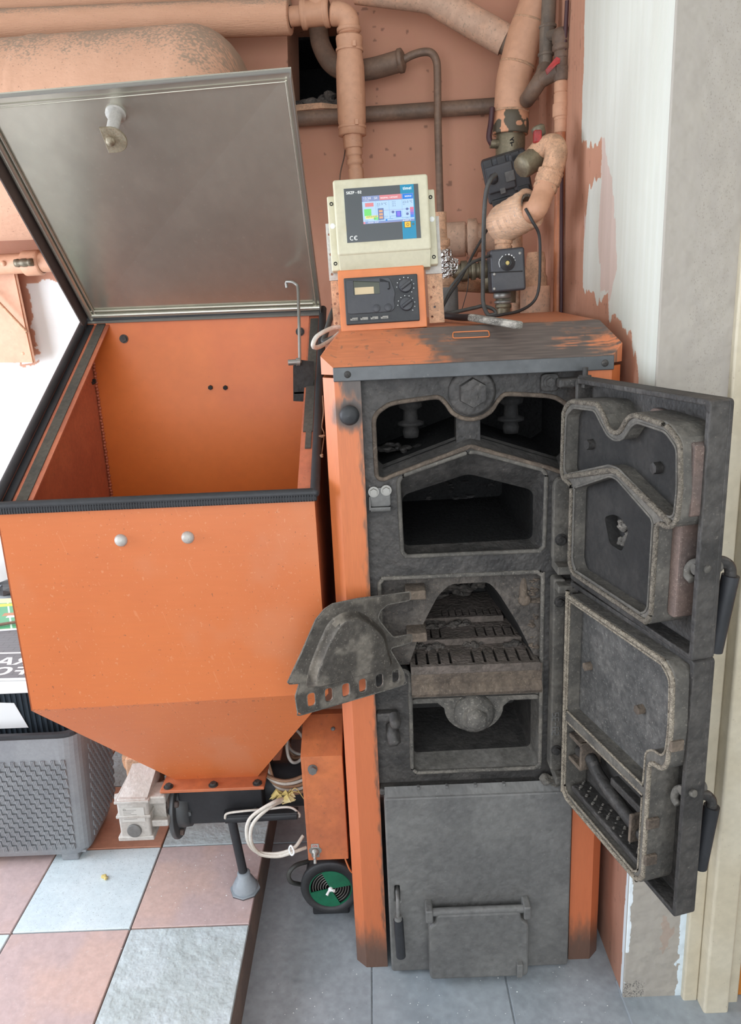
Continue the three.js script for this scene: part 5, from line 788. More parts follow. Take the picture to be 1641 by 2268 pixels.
// ---------------------------------------------------------------- pipework on the back wall
const pipe = (name, label, cat, p, group) => thing(name, label, cat, p, group);
const clampRing = (p, d, r) => [lathe([[r, 0], [r + 0.003, 0], [r + 0.003, 0.006], [r, 0.006]], p, d, 30), box(p[0] + 0.008, p[0] + 0.017, p[1] - 0.004, p[1] + 0.009, p[2] + r - 0.002, p[2] + r + 0.006, 0.001)];
const sub = (a, b) => V(b).sub(V(a)).toArray();
const sleeve = (a, b, r, r2 = r * 0.6) => { const d = sub(a, b), L = V(d).length(); return lathe([[r2, 0], [r * 0.96, 0], [r, 0.004], [r, L * 0.3], [r * 1.01, L * 0.6], [r, L - 0.004], [r * 0.96, L], [r2, L]], a, d, 32); };
{
  const e = [-0.166,2.177,-0.810], a = [-0.959,2.222,-0.921], a2 = V(e).addScaledVector(V(a).sub(V(e)), 1.35).toArray(), t = pipe('supply_pipe', 'long peach-painted insulated pipe running along the wall top into a tee', 'pipe', e);
  crownUV(obj('insulation', [sleeve(a2, e, 0.042)], M.pipeDust, t), e, sub(a2, e));
  const b = [-0.100,2.177,-0.801], c = [-0.035,2.171,-0.791], d0 = [-0.017,2.137,-0.789], d1 = [-0.016,2.105,-0.789];
  obj('tee', [rod(e, b, 0.023, 0.023, 24), lathe([[0.026, 0], [0.034, 0.002], [0.034, 0.012], [0.029, 0.016], [0.029, 0.058], [0.034, 0.062], [0.034, 0.072], [0.026, 0.074]], [-0.138,2.178,-0.806], sub(e, b), 28), lathe([[0.024, 0], [0.026, 0.05]], [-0.094,2.187,-0.800], [0.15, 1, 0], 24)], M.peach, t);
  obj('elbow', [tube([[-0.056,2.173,-0.794], [-0.035,2.170,-0.791], [-0.019,2.156,-0.789], [-0.017,2.129,-0.789]], 0.0275, { t: 0.5, n: 30, rad: 24 }), lathe([[0.025, 0], [0.031, 0.002], [0.031, 0.01], [0.025, 0.012]], [-0.018,2.140,-0.789], sub(d0, d1), 28), rod(d0, d1, 0.022, 0.022, 20), ...[0, 1, 2, 3].map((i) => lathe([[0.022, 0], [0.024, 0.002], [0.022, 0.004]], V(d0).lerp(V(d1), i / 4).toArray(), sub(d0, d1), 20))], M.peach, t);
}
{
  const a = [-0.018,2.119,-0.789], b = [-0.021,1.888,-0.789], t = pipe('riser_sleeve', 'upright peach foam-wrapped riser with clamp rings above the controller', 'pipe', a), d = sub(a, b), L = V(d).length(), at2 = (q) => V(a).lerp(V(b), q).toArray();
  obj('insulation', [lathe([[0.02, 0], [0.0335, 0], [0.0345, 0.004], [0.032, 0.03], [0.033, 0.045], [0.0365, L * 0.3], [0.0375, L * 0.6], [0.0365, L * 0.86], [0.034, L * 0.9], [0.0365, L], [0.02, L]], a, d, 36)], M.peach, t);
  obj('clamp', clampRing(at2(0.125), d, 0.0325), M.peach, t); obj('clamp', clampRing(at2(0.905), d, 0.034), M.peach, t);
  const c = [-0.016,1.788,-0.789], L2 = V(sub(b, c)).length();
  obj('union', [lathe([[0.026, 0], [0.026, L2 * 0.3], [0.022, L2 * 0.31], [0.0215, L2 * 0.33], [0.023, L2 * 0.48], [0.019, L2 * 0.5], [0.019, L2 * 0.58], [0.0225, L2 * 0.6], [0.0225, L2 * 0.7], [0.018, L2 * 0.72], [0.0185, L2 * 0.8], [0.021, L2 * 0.82], [0.021, L2 * 1.4]], b, sub(b, c), 8)], M.peach, t);
  obj('thin_wire', [tube([[-0.041,1.865,-0.812], [-0.047,1.840,-0.823], [-0.059,1.801,-0.825], [-0.064,1.750,-0.826]], 0.0017, { n: 24, rad: 6 })], M.brownPipe, t);
}
{
  const a = [-0.987,2.293,-1.006], b = [-0.172,2.273,-0.891], a2 = V(b).addScaledVector(V(a).sub(V(b)), 1.3).toArray();
  const up = obj('upper_pipe', [sleeve(a2, b, 0.034)], M.pipeDust); crownUV(up, b, sub(a2, b)); tag(up, 'peach pipe high at the back running above the supply pipe', 'pipe');
}
{ const a = [-0.299,1.962,-0.929], b = [0.413,1.953,-0.829]; tag(obj('iron_pipe', [rod(a, b, 0.0195, 0.0195, 20)], M.brownPipe), 'dark brown iron pipe crossing the wall behind the riser', 'pipe'); }
{
  const a = [-0.063,2.073,-0.876], b = [0.035,2.059,-0.842], c = [0.116,2.066,-0.816], t = pipe('copper_stub', 'bent grey pipe leaving a thick brown stub and dropping behind the controller', 'pipe', c);
  obj('stub', [tube([[-0.103,2.195,-0.952], [-0.096,2.144,-0.931], [-0.069,2.090,-0.897], [-0.027,2.064,-0.871], [0.035,2.057,-0.842], c], 0.026, { n: 60, rad: 18 }), lathe([[0.02, 0], [0.029, 0.002], [0.029, 0.012], [0.022, 0.016], [0, 0.016]], V(c).addScaledVector(V(c).sub(V(b)).normalize(), -0.01).toArray(), sub(b, c), 20)], M.brownPipe, t);
  obj('bent_tube', [tube([c, [0.145,2.077,-0.812], [0.174,2.081,-0.807], [0.194,2.076,-0.805], [0.205,2.057,-0.803], [0.207,2.025,-0.803], [0.206,1.946,-0.803], [0.206,1.848,-0.803], [0.208,1.690,-0.803]], 0.0098, { n: 120, rad: 12 }), lathe([[0.01, 0], [0.014, 0.004], [0.014, 0.02], [0.01, 0.022], [0.012, 0.06]], [0.209,1.690,-0.802], [0, -1, 0], 12)], M.brownPipe, t);
}
{
  const a = [0.006,2.229,-0.796], b = [0.183,2.193,-0.771], c = [0.224,2.170,-0.765], d = [0.371,2.081,-0.744];
  const t = pipe('slanting_pipe', 'peach insulated pipe sloping down across the upper wall', 'pipe', d);
  obj('insulation', [tube([a, b, c, V(c).lerp(V(d), 0.5).toArray(), d], 0.036, { n: 60, rad: 28, t: 0.3, open: true }), orient(new THREE.CylinderGeometry(0.0362, 0.0362, 0.004, 28), d, sub(c, d))], M.peachDust, t);
  obj('pipe_end', [rod(d, V(d).addScaledVector(V(d).sub(V(c)).normalize(), 0.05).toArray(), 0.031, 0.031, 24)], M.greyPipe, t);
}
{ // big insulated bend, three sleeves
  const A = [[0.449,2.189,-0.703], [0.445,2.151,-0.704], [0.429,2.106,-0.706]], B = [[0.431,2.110,-0.706], [0.415,2.074,-0.708], [0.398,2.016,-0.710]], Cc = [[0.398,2.020,-0.710], [0.388,1.978,-0.712], [0.383,1.912,-0.712]];
  const t = pipe('return_pipe', 'thick peach insulated bend with cracked joints above the lever valve', 'pipe', Cc[2]);
  obj('insulation', [tube(A, 0.044, { n: 24, rad: 32, open: true })], M.peach, t); obj('insulation', [tube(B, 0.0445, { n: 24, rad: 32, open: true })], M.peach, t); obj('insulation', [tube(Cc, 0.0435, { n: 24, rad: 32, open: true })], M.peach, t);
  obj('joint_ring', [[A[2], sub(A[1], A[2])], [B[2], sub(B[1], B[2])], [Cc[2], sub(Cc[1], Cc[2])]].map(([p, d]) => lathe([[0.0435, 0], [0.0458, 0.001], [0.0458, 0.005], [0.0435, 0.006]], p, d, 32)), M.peachWorn, t);
  const e = [0.383,1.911,-0.712], f = [0.381,1.859,-0.713];
  obj('collar', [lathe([[0.03, 0], [0.044, 0], [0.0445, 0.02], [0.0455, 0.05], [0.044, 0.054], [0.03, 0.054]], e, sub(e, f), 32)], M.brassPaint, t);
}
{
  const a = [0.382,1.872,-0.713], b = [0.380,1.808,-0.713], t = pipe('lever_valve', 'bronze ball valve with dark red lever under the thick peach bend', 'valve', a);
  obj('valve_body', [lathe([[0.033, 0], [0.033, 0.008], [0.0365, 0.01], [0.0375, 0.04], [0.036, 0.058], [0.037, 0.06], [0.034, 0.074], [0.022, 0.078], [0.022, 0.12]], a, sub(a, b), 30)], M.brass, t);
  obj('cast_mark', [rod([0.377,1.831,-0.674], [0.378,1.824,-0.674], 0.0012), rod([0.373,1.831,-0.674], [0.383,1.833,-0.673], 0.0012), rod([0.373,1.837,-0.674], [0.382,1.844,-0.673], 0.0012), rod([0.377,1.840,-0.674], [0.383,1.836,-0.673], 0.0012)], M.castDark, t);
  obj('spindle', [rod([0.358,1.836,-0.706], [0.334,1.835,-0.699], 0.013, 0.01), hexBolt([0.339,1.835,-0.698], [-1, 0, 0.1], 0.012, 0.012)].flat(), M.brass, t);
  obj('lever', [tube([[0.336,1.831,-0.699], [0.327,1.841,-0.695], [0.324,1.854,-0.695], [0.329,1.885,-0.695], [0.331,1.905,-0.694], [0.332,1.917,-0.694]], 0.007, { n: 40 })], M.darkRed, t);
}
{ // pump head behind the elbow
  const p = [0.363,1.755,-0.665], t = pipe('valve_actuator', 'black ribbed actuator tilted behind the peach double elbow', 'actuator', p), q = new THREE.Quaternion().setFromEuler(new THREE.Euler(0.25, -0.15, 0.25)); t.quaternion.copy(q);
  const o = (n, g, m, par = t) => obj(n, g, m, par, true);
  o('casing', [box(-0.056, 0.056, -0.056, 0.05, -0.035, 0.02, 0.008), box(-0.05, 0.02, -0.03, 0.034, 0.018, 0.034, 0.005), box(0.012, 0.054, -0.04, 0.046, 0.016, 0.03, 0.004)], M.actuator);
  o('ribs', [...[0, 1, 2].map((i) => box(-0.05 + i * 0.034, -0.028 + i * 0.034, 0.028, 0.05, 0.018, 0.03, 0.002)), box(-0.048, 0.0, -0.062, -0.045, 0.0, 0.028, 0.004), box(0.02, 0.05, -0.054, -0.03, 0.01, 0.034, 0.003)], M.blackPlastic);
  o('terminal', [box(-0.004, 0.02, -0.012, 0.012, 0.032, 0.04, 0.002), box(-0.022, -0.008, -0.036, -0.022, 0.03, 0.036, 0.002)], M.castGrey);
  o('cable_gland', [lathe([[0.012, 0], [0.012, 0.008], [0.009, 0.016], [0, 0.016]], [-0.032, 0.006, 0.034], [-0.1, -0.3, 1], 16)], M.blackPlastic);
}
{
  const a = [0.324,1.595,-0.440], b = [0.324,1.560,-0.440], t = pipe('mixer_actuator', 'grey square mixing-valve actuator with dial and white index marks', 'actuator', [0.318,1.516,-0.420]);
  obj('casing', [(() => { const g = new RoundedBoxGeometry(0.078, 0.094, 0.06, 3, 0.006); g.rotateZ(0.05); g.translate(...[0.323,1.518,-0.440]); return g; })()], M.actuator, t);
  obj('split_line', [rod([0.279,1.514,-0.409], [0.355,1.514,-0.409], 0.0012)], M.castDark, t);
  obj('dial', [orient(lathe([[0.017, 0], [0.017, 0.003], [0.01, 0.004], [0.0085, 0.008], [0.006, 0.008], [0.005, 0.004], [0, 0.004]], [0, 0, 0], [0, 1, 0], 28), [0.321,1.533,-0.410], [0, 0.05, 1])], M.blackPlastic, t);
  obj('index_marks', [0.3, 0.65, 1.0, 1.35, 1.75, 2.2, 2.7].map((a) => { const c = [0.320,1.533,-0.409]; return dome([c[0] + 0.0185 * Math.cos(a), c[1] + 0.0185 * Math.sin(a), c[2]], [0, 0, 1], a > 0.5 && a < 1.5 ? 0.002 : 0.0013, 0.001); }).concat([tube([2.2, 2.7, 3.1, 3.6].map((a) => { const c = [0.320,1.533,-0.409]; return [c[0] + 0.0185 * Math.cos(a), c[1] + 0.0185 * Math.sin(a), c[2]]; }), 0.0007, { n: 20, rad: 5 })]), M.white, t);
  obj('dial_centre', [dome([0.320,1.533,-0.405], [0, 0, 1], 0.005, 0.003)], M.tie, t);
  for (const p of [[0.291,1.510,-0.409], [0.291,1.478,-0.409], [0.349,1.553,-0.409]]) obj('screw', [dome(p, [0, 0, 1], 0.0035, 0.0012)], M.zinc, t);
}
{
  const t = pipe('mixing_valve', 'bronze union nuts and pipe stubs round the square actuator', 'valve', [0.328,1.436,-0.460]);
  const n = (p, d, r, h, k = 6) => lathe([[r * 0.8, 0], [r, 0.002], [r, h - 0.002], [r * 0.8, h]], p, d, k);
  obj('upper_nipple', [n([0.320,1.562,-0.460], [0.03, 1, 0], 0.02, 0.014, 8), n([0.320,1.577,-0.460], [0.03, 1, 0], 0.021, 0.012, 20), rod([0.320,1.562,-0.460], [0.322,1.612,-0.460], 0.017, 0.0175, 20), n([0.321,1.590,-0.460], [0.03, 1, 0], 0.0205, 0.008, 20)], M.peachWorn, t);
  obj('lower_nut', [n([0.317,1.456,-0.460], [0, 1, 0], 0.022, 0.014), n([0.319,1.444,-0.460], [0, 1, 0], 0.0205, 0.008, 20)], M.zinc, t);
  obj('lower_stub', [n([0.320,1.433,-0.460], [0, 1, 0], 0.0205, 0.011, 6), rod([0.320,1.444,-0.460], [0.321,1.394,-0.460], 0.0165, 0.0165, 18)], M.brass, t);
  obj('side_nut', [n([0.265,1.524,-0.480], [1, 0.04, 0], 0.024, 0.02), n([0.246,1.524,-0.480], [1, 0.04, 0], 0.026, 0.012, 6), n([0.222,1.522,-0.480], [1, 0.04, 0], 0.024, 0.018, 8), rod([0.185,1.520,-0.480], [0.297,1.524,-0.480], 0.017, 0.017, 18)], M.brass, t);
  obj('valve_core', [lathe([[0.028, 0], [0.03, 0.004], [0.03, 0.03], [0.02, 0.034]], [0.278,1.501,-0.500], [1, 0, 0.2], 24), rod([0.336,1.559,-0.490], [0.331,1.446,-0.490], 0.024, 0.024, 18)], M.brass, t);
}
{ // foil-wrapped tee and grey sleeve
  const t = pipe('foil_tee', 'crinkled foil-wrapped tee beside the perforated strap', 'pipe', [0.190,1.534,-0.480]);
  const g = tube([[0.178,1.565,-0.480], [0.183,1.540,-0.480], [0.190,1.514,-0.480]], 0.026, { n: 20, rad: 20 }), g2 = rod([0.185,1.535,-0.480], [0.214,1.531,-0.480], 0.024, 0.02, 20);
  obj('foil_wrap', [g, g2], M.foil, t);
  obj('pipe_stub', [rod([0.185,1.524,-0.480], [0.187,1.483,-0.480], 0.021, 0.021, 20), lathe([[0.02, 0], [0.025, 0.002], [0.025, 0.016], [0.02, 0.018]], [0.185,1.490,-0.480], [0, 1, 0], 20), rod([0.177,1.655,-0.480], [0.178,1.560,-0.480], 0.014, 0.015, 16), lathe([[0.014, 0], [0.021, 0.004], [0.021, 0.018], [0.014, 0.022]], [0.178,1.577,-0.480], [0, 1, 0], 16)], M.peachWorn, t);
  obj('low_branch', [rod([0.186,1.496,-0.480], [0.411,1.479,-0.739], 0.016, 0.016, 18)], M.peachWorn, t);
  obj('grey_sleeve', [rod([0.186,1.487,-0.480], [0.188,1.400,-0.480], 0.0295, 0.0295, 26)], M.castGrey, t);
}
{ // large horizontal union behind
  const a = [0.199,1.612,-0.728], b = [0.368,1.612,-0.704], t = pipe('wide_union', 'wide peach pipe with dusty top and octagonal union behind the black cable', 'pipe', a), d = sub(a, b);
  obj('insulation', [sleeve(a, [0.266,1.612,-0.719], 0.044)], M.peachDust, t);
  obj('octagon_nut', [lathe([[0.036, 0], [0.048, 0.004], [0.048, 0.026], [0.036, 0.03], [0.034, 0.05], [0.04, 0.052], [0.04, 0.075]], [0.268,1.614,-0.719], d, 8), rod([0.263,1.612,-0.719], b, 0.034, 0.034, 24)], M.peachDust, t);
}
{
  const a = [0.417,1.482,-0.560], b = [0.418,1.388,-0.560], t = pipe('flow_sleeve', 'wide peach sleeve rising from the hood beside the wall', 'pipe', b);
  obj('sleeve', [lathe([[0.026, 0], [0.037, 0], [0.037, 0.11], [0.026, 0.11]], a, [0, -1, 0], 30)], M.peachDust, t);
  obj('pipe', [lathe([[0, -0.06], [0.018, -0.06], [0.028, -0.045], [0.028, 0.02], [0.024, 0.03], [0.024, 0.06], [0.02, 0.08]], a, [0, 1, 0], 24), rod([0.369,1.512,-0.580], [0.421,1.505,-0.560], 0.022, 0.024, 18)], M.peachWorn, t);
}
{ // double elbow
  const t = pipe('double_elbow', 'peach double elbow with ribbed union nuts, turning into the wrapped pipe', 'pipe', [0.389,1.658,-0.420]);
  obj('elbow', [tube([[0.386,1.756,-0.460], [0.403,1.772,-0.440], [0.422,1.775,-0.420], [0.424,1.755,-0.400], [0.418,1.726,-0.400], [0.408,1.703,-0.400]], 0.0245, { n: 50, rad: 24 })], M.peachWorn, t);
  obj('union_nut', [lathe([[0.024, 0], [0.0285, 0.002], [0.0285, 0.008], [0.026, 0.01], [0.0285, 0.013], [0.0285, 0.028], [0.025, 0.03], [0.027, 0.034], [0.027, 0.042], [0.022, 0.044]], [0.415,1.722,-0.400], sub([0.415,1.722,-0.400], [0.401,1.684,-0.400]), 16)], M.peachWorn, t);
  obj('elbow', [tube([[0.406,1.699,-0.400], [0.392,1.667,-0.390], [0.376,1.641,-0.370], [0.366,1.637,-0.400], [0.361,1.646,-0.460]], 0.024, { n: 50, rad: 24 })], M.peach, t);
}
{
  const a = [0.316,1.620,-0.470], b = [0.372,1.648,-0.400], t = pipe('wrapped_pipe', 'cloth-wrapped pale peach pipe slanting up to the double elbow', 'pipe', a), d = sub(a, b), L = V(d).length();
  const prof = [[0.02, -0.02], [0.036, -0.012]]; for (let i = 0; i <= 9; i++) prof.push([0.0425 + 0.0014 * (i % 2), 0.004 + i * (L - 0.006) / 9]); prof.push([0.033, L], [0.031, L - 0.01]);
  obj('wrapping', [lathe(prof, a, d, 34)], M.wrap, t); obj('foam_end', [lathe([[0.026, L - 0.003], [0.04, L - 0.0025]], a, d, 30)], M.rope, t);
}
{
  const t = pipe('drain_cock', 'small dull brass cock with red cap beside the double elbow', 'valve', [0.379,1.752,-0.450]);
  obj('valve_body', [lathe([[0.0, 0], [0.022, 0.002], [0.026, 0.01], [0.026, 0.05], [0.023, 0.054], [0.025, 0.06], [0.025, 0.075], [0.018, 0.08]], [0.351,1.734,-0.430], sub([0.351,1.734,-0.430], [0.396,1.758,-0.450]), 10)], M.brass, t);
  obj('valve_head', [lathe([[0.008, 0], [0.009, 0.02], [0.014, 0.022], [0.016, 0.04], [0.01, 0.044], [0, 0.044]], [0.407,1.781,-0.450], sub([0.407,1.781,-0.450], [0.397,1.811,-0.450]), 8)], M.brass, t);
  obj('red_cap', [box(...(() => { const p = [0.389,1.797,-0.432]; return [p[0] - 0.009, p[0] + 0.009, p[1] - 0.014, p[1] + 0.012, p[2] - 0.004, p[2] + 0.012]; })(), 0.004)], M.redPaint, t);
}
{ // slim riser along the right wall with fittings and a red-handled valve
  const t = pipe('copper_riser', 'slim copper riser with stacked fittings along the right wall', 'pipe', [0.455,1.420,-0.473]), X = 0.452;
  const P = (p) => p, n = (p, r, h, k = 20) => lathe([[r * 0.85, 0], [r, 0.002], [r, h - 0.002], [r * 0.85, h]], p, [0, -1, 0], k);
  obj('copper_tube', [rod([0.472,1.864,-0.560], [0.474,1.386,-0.560], 0.0125, 0.0125, 18)], M.copper, t);
  obj('fittings', [n([0.472,1.912,-0.560], 0.0175, 0.03), n([0.471,1.890,-0.560], 0.019, 0.03), n([0.472,1.869,-0.560], 0.0165, 0.016), n([0.472,1.857,-0.560], 0.0155, 0.03, 10), rod([0.471,1.950,-0.560], [0.472,1.850,-0.560], 0.0145, 0.0145, 16), n([0.471,1.936,-0.560], 0.0165, 0.024, 12)], M.peach, t);
  obj('tee', [n([0.472,1.966,-0.560], 0.0185, 0.03), rod([0.471,2.036,-0.560], [0.471,1.945,-0.560], 0.0155, 0.0155, 18), lathe([[0, 0], [0.016, 0.003], [0.0215, 0.014], [0.0215, 0.03], [0.019, 0.034], [0.021, 0.038], [0.021, 0.046], [0.016, 0.05]], [0.470,2.047,-0.560], [0, -1, 0], 22), n([0.471,1.999,-0.560], 0.0175, 0.016)], M.brownPipe, t);
}
{
  const t = pipe('grey_riser', 'dusty grey-brown riser with rings and a dark slanted branch', 'pipe', [0.451,2.029,-0.620]), n = (p, r, h) => lathe([[r * 0.85, 0], [r, 0.002], [r, h - 0.002], [r * 0.85, h]], p, [0, -1, 0], 20);
  obj('pipe', [rod([0.454,2.159,-0.620], [0.450,2.029,-0.620], 0.0165, 0.0165, 20), rod([0.450,2.067,-0.620], [0.446,1.972,-0.620], 0.0175, 0.015, 20), n([0.451,2.072,-0.620], 0.0205, 0.008), n([0.448,2.014,-0.620], 0.0195, 0.008), rod([0.451,2.048,-0.620], [0.467,2.037,-0.570], 0.012)], M.greyPipe, t);
  obj('branch', [tube([[0.446,1.981,-0.620], [0.439,1.964,-0.610], [0.425,1.943,-0.600], [0.413,1.926,-0.620], [0.412,1.924,-0.660]], 0.0185, { n: 40, rad: 18 }), rod([0.430,1.948,-0.600], [0.467,1.959,-0.560], 0.0165, 0.0165, 16)], M.brownPipe, t);
  obj('red_lever', [sheet([[0.432,1.944,-0.535], [0.428,1.954,-0.535], [0.451,1.978,-0.530], [0.460,1.974,-0.530], [0.459,1.965,-0.530], [0.453,1.963,-0.530]], 0.006)], M.redPaint, t);
}
{ tag(obj('conduit', [rod([0.474,2.091,-0.532], [0.474,1.917,-0.561], 0.005), rod([0.474,1.917,-0.561], [0.474,1.386,-0.526], 0.0045)], M.darkRed), 'thin dark conduit down the corner behind the copper riser', 'conduit'); }
{ tag(obj('corner_pipe', [rod([0.395,1.568,-0.660], [0.399,1.387,-0.660], 0.012), rod([0.385,1.634,-0.660], [0.396,1.387,-0.660], 0.017)], M.peachWorn), 'peach upright pipe half hidden behind the square actuator', 'pipe'); }
// cables round the actuators
cable('pump_cable', 'grey cable hanging straight down from the black ribbed actuator', [[0.283,1.710,-0.340], [0.270,1.698,-0.330], [0.261,1.674,-0.330], [0.258,1.626,-0.340], [0.259,1.554,-0.360], [0.259,1.478,-0.370], [0.260,1.447,-0.370], [0.268,1.423,-0.360], [0.283,1.418,-0.360]], 0.0048, M.greyCable);
cable('sensor_cable', 'black cable looping from the wrapped pipe down to the hood', [[0.351,1.641,-0.360], [0.364,1.614,-0.350], [0.381,1.586,-0.360], [0.386,1.535,-0.370], [0.386,1.473,-0.380], [0.373,1.444,-0.380], [0.338,1.427,-0.360], [0.295,1.421,-0.340], [0.263,1.417,-0.330]], 0.0034, M.blackCable);
cable('actuator_lead', 'pale grey lead from the square actuator bending down behind the controller', [[0.281,1.551,-0.420], [0.262,1.545,-0.400], [0.231,1.532,-0.380], [0.198,1.499,-0.360], [0.177,1.471,-0.360], [0.160,1.433,-0.360]], 0.0036, M.greyCable);
cable('long_lead', 'dark lead running behind the upright grey cable to the foil tee', [[0.302,1.632,-0.500], [0.284,1.609,-0.480], [0.250,1.560,-0.450], [0.217,1.506,-0.420], [0.186,1.467,-0.400], [0.163,1.431,-0.380]], 0.003, M.blackCable);
cable('hood_cable', 'dark grey cable lying across the back of the hood', [[0.146,1.428,-0.360], [0.188,1.430,-0.370], [0.240,1.438,-0.380], [0.260,1.441,-0.380], [0.281,1.434,-0.370], [0.286,1.424,-0.360], [0.273,1.421,-0.360]], 0.0042, M.greyCable);
cable('thin_sensor_wire', 'hair-thin wire dropping from the brass nut to the hood', [[0.239,1.515,-0.460], [0.236,1.481,-0.460], [0.221,1.430,-0.460]], 0.0009, M.blackCable);
// ---------------------------------------------------------------- tank under the pipes, its wall bracket and the stopcock
{
  const ax = V(Math.cos(8 * Math.PI / 180), -0.02, Math.sin(8 * Math.PI / 180)).normalize(), e = V([-0.256,1.963,-0.681]), r = 0.235; e.y -= 0.075;
  const d = ax.clone().negate().toArray(), prof = [[0, 0]]; for (let i = 1; i <= 8; i++) { const a = Math.PI / 2 * i / 8; prof.push([r - 0.13 + 0.13 * Math.sin(a), 0.02 + 0.12 - 0.12 * Math.cos(a)]); } prof.push([r, 0.5], [r + 0.003, 0.51], [r + 0.003, 0.53], [r, 0.54], [r, 1.4], [0, 1.4]);
  const t = thing('water_tank', 'big horizontal peach-painted tank with dusty flaking top below the ceiling pipes', 'tank', e.toArray());
  crownUV(obj('shell', [lathe(prof, e.toArray(), d, 64)], M.tankDust, t), e.toArray(), d);
}
{
  const t = thing('wall_bracket', 'peach-painted steel angle bracket bolted to the wall under the tank', 'bracket', [-1.091,1.358,-1.071]);
  obj('upright', [sheet([[-1.074,1.603,-1.038], [-1.064,1.412,-1.037], [-1.058,1.328,-1.036], [-1.073,1.329,-1.038], [-1.265,1.335,-1.065], [-1.257,1.612,-1.064]], 0.006), sheet([[-1.062,1.602,-1.012], [-1.074,1.603,-1.038], [-1.058,1.328,-1.036], [-1.046,1.330,-1.009]], 0.005)], M.peach, t);
  obj('brace', [rod([-1.162,1.554,-1.020], [-1.052,1.422,-1.005], 0.005, 0.005, 8)], M.peachWorn, t);
  obj('bolt', [dome([-1.086,1.357,-1.040], [0, 0, 1], 0.009, 0.008)], M.peach, t);
  obj('tape_patch', [sheet([[-1.094,1.333,-1.037], [-1.062,1.345,-1.033], [-1.062,1.327,-1.033], [-1.096,1.324,-1.037]], 0.002)], M.white, t);
}
{
  const t = thing('stopcock_pipe', 'short peach pipe with little tap just below the tank', 'pipe', [-0.999,1.620,-0.957]);
  obj('pipe', [rod([-1.260,1.620,-0.994], [-0.900,1.620,-0.943], 0.029, 0.029, 24), lathe([[0.03, 0], [0.036, 0.003], [0.036, 0.05], [0.03, 0.056]], [-1.005,1.619,-0.958], [0.99, 0.0, 0.14], 24), dome([-1.058,1.620,-0.935], [0, 0, 1], 0.008, 0.006)], M.peach, t);
  obj('tap', [lathe([[0, 0], [0.011, 0.002], [0.012, 0.012], [0.009, 0.016], [0.012, 0.026], [0.012, 0.036], [0.009, 0.042], [0.011, 0.046], [0.011, 0.056], [0, 0.058]], [-1.018,1.618,-0.919], [0.99, 0, 0.14], 14)], M.brass, t);
}
// ---------------------------------------------------------------- left: basket, white table with magazines, crate
{
  const x1 = -0.779, x0 = -1.12, z1 = -0.262, z0 = -0.47, y0 = 0.122, y1 = 0.492, tp = 0.03;
  const b = thing('laundry_basket', 'grey woven-look plastic basket on short feet left of the gearbox', 'basket', [-0.95, 0.1, -0.36]);
  const ring = (o, y) => rounded([[x0 - o, z0 - o], [x1 + o, z0 - o], [x1 + o, z1 + o], [x0 - o, z1 + o]], 0.045, 6).map(([x, z]) => [x, y, z]);
  const lv = [[-0.004, y0], [0.0, y0 + 0.012], [tp * 0.75, y1 - 0.07], [tp, y1 - 0.012], [tp + 0.006, y1 - 0.006], [tp + 0.006, y1], [tp - 0.004, y1]];
  const parts = []; for (let i = 0; i < lv.length - 1; i++) parts.push(loft(ring(lv[i][0], lv[i][1]), ring(lv[i + 1][0], lv[i + 1][1]), false));
  parts.push(loft(ring(tp - 0.004, y1), ring(-0.006, y0 + 0.01), false)); parts.push(box(x0 + 0.01, x1 - 0.01, y0, y0 + 0.006, z0 + 0.01, z1 - 0.01));
  const body = obj('basket_body', parts, M.basket, b);
  obj('rim', [loft(ring(tp + 0.001, y1 - 0.014), ring(tp + 0.0075, y1 - 0.006), false), loft(ring(tp + 0.0075, y1 - 0.006), ring(tp + 0.0065, y1 + 0.001), false), loft(ring(tp + 0.0065, y1 + 0.001), ring(tp - 0.005, y1 + 0.001), false)], M.rubber, body);
  const wv = []; const rows = 19, rp = 0.0141;
  for (let r = 0; r < rows; r++) { const y = y0 + 0.03 + r * rp, k = (y - y0) / (y1 - 0.07 - y0) * tp * 0.75, zf2 = z1 + k;
    wv.push(box(x0 + 0.02, x1 - 0.03 + k, y - 0.0045, y + 0.0045, zf2 - 0.002, zf2 + 0.0012, 0.001));
    for (let c = 0; c < 15; c++) { const x = x1 - 0.036 + k - (c * 2 + (r % 2)) * 0.0124; if (x < x0 + 0.03) continue; for (const q of [-0.0037, 0, 0.0037]) wv.push(new RoundedBoxGeometry(0.0031, 0.0172, 0.008, 1, 0.001).rotateX(0.07).rotateZ(0.06).translate(x + q, y, zf2 + 0.0018)); } }
  obj('woven_panel', wv, M.basket, body).userData.kind = 'stuff';
  const sd = []; for (let r = 0; r < rows; r++) { const y = y0 + 0.03 + r * rp, k = (y - y0) / (y1 - 0.07 - y0) * tp * 0.75; for (let c = 0; c < 9; c++) sd.push(box(x1 + k - 0.002, x1 + k + 0.0018, y - 0.008, y + 0.008, z1 - 0.055 - (c * 2 + (r % 2)) * 0.0095, z1 - 0.047 - (c * 2 + (r % 2)) * 0.0095)); }
  obj('side_weave', sd, M.basket, body).userData.kind = 'stuff';
  for (const [x, z] of [[x1 - 0.05, z1 - 0.02], [x0 + 0.04, z1 - 0.02], [x1 - 0.05, z0 + 0.03], [x0 + 0.04, z0 + 0.03]]) obj('foot', [box(x - 0.024, x + 0.02, 0.1005, y0 + 0.004, z - 0.014, z + 0.014, 0.004)], M.basket, b);
}
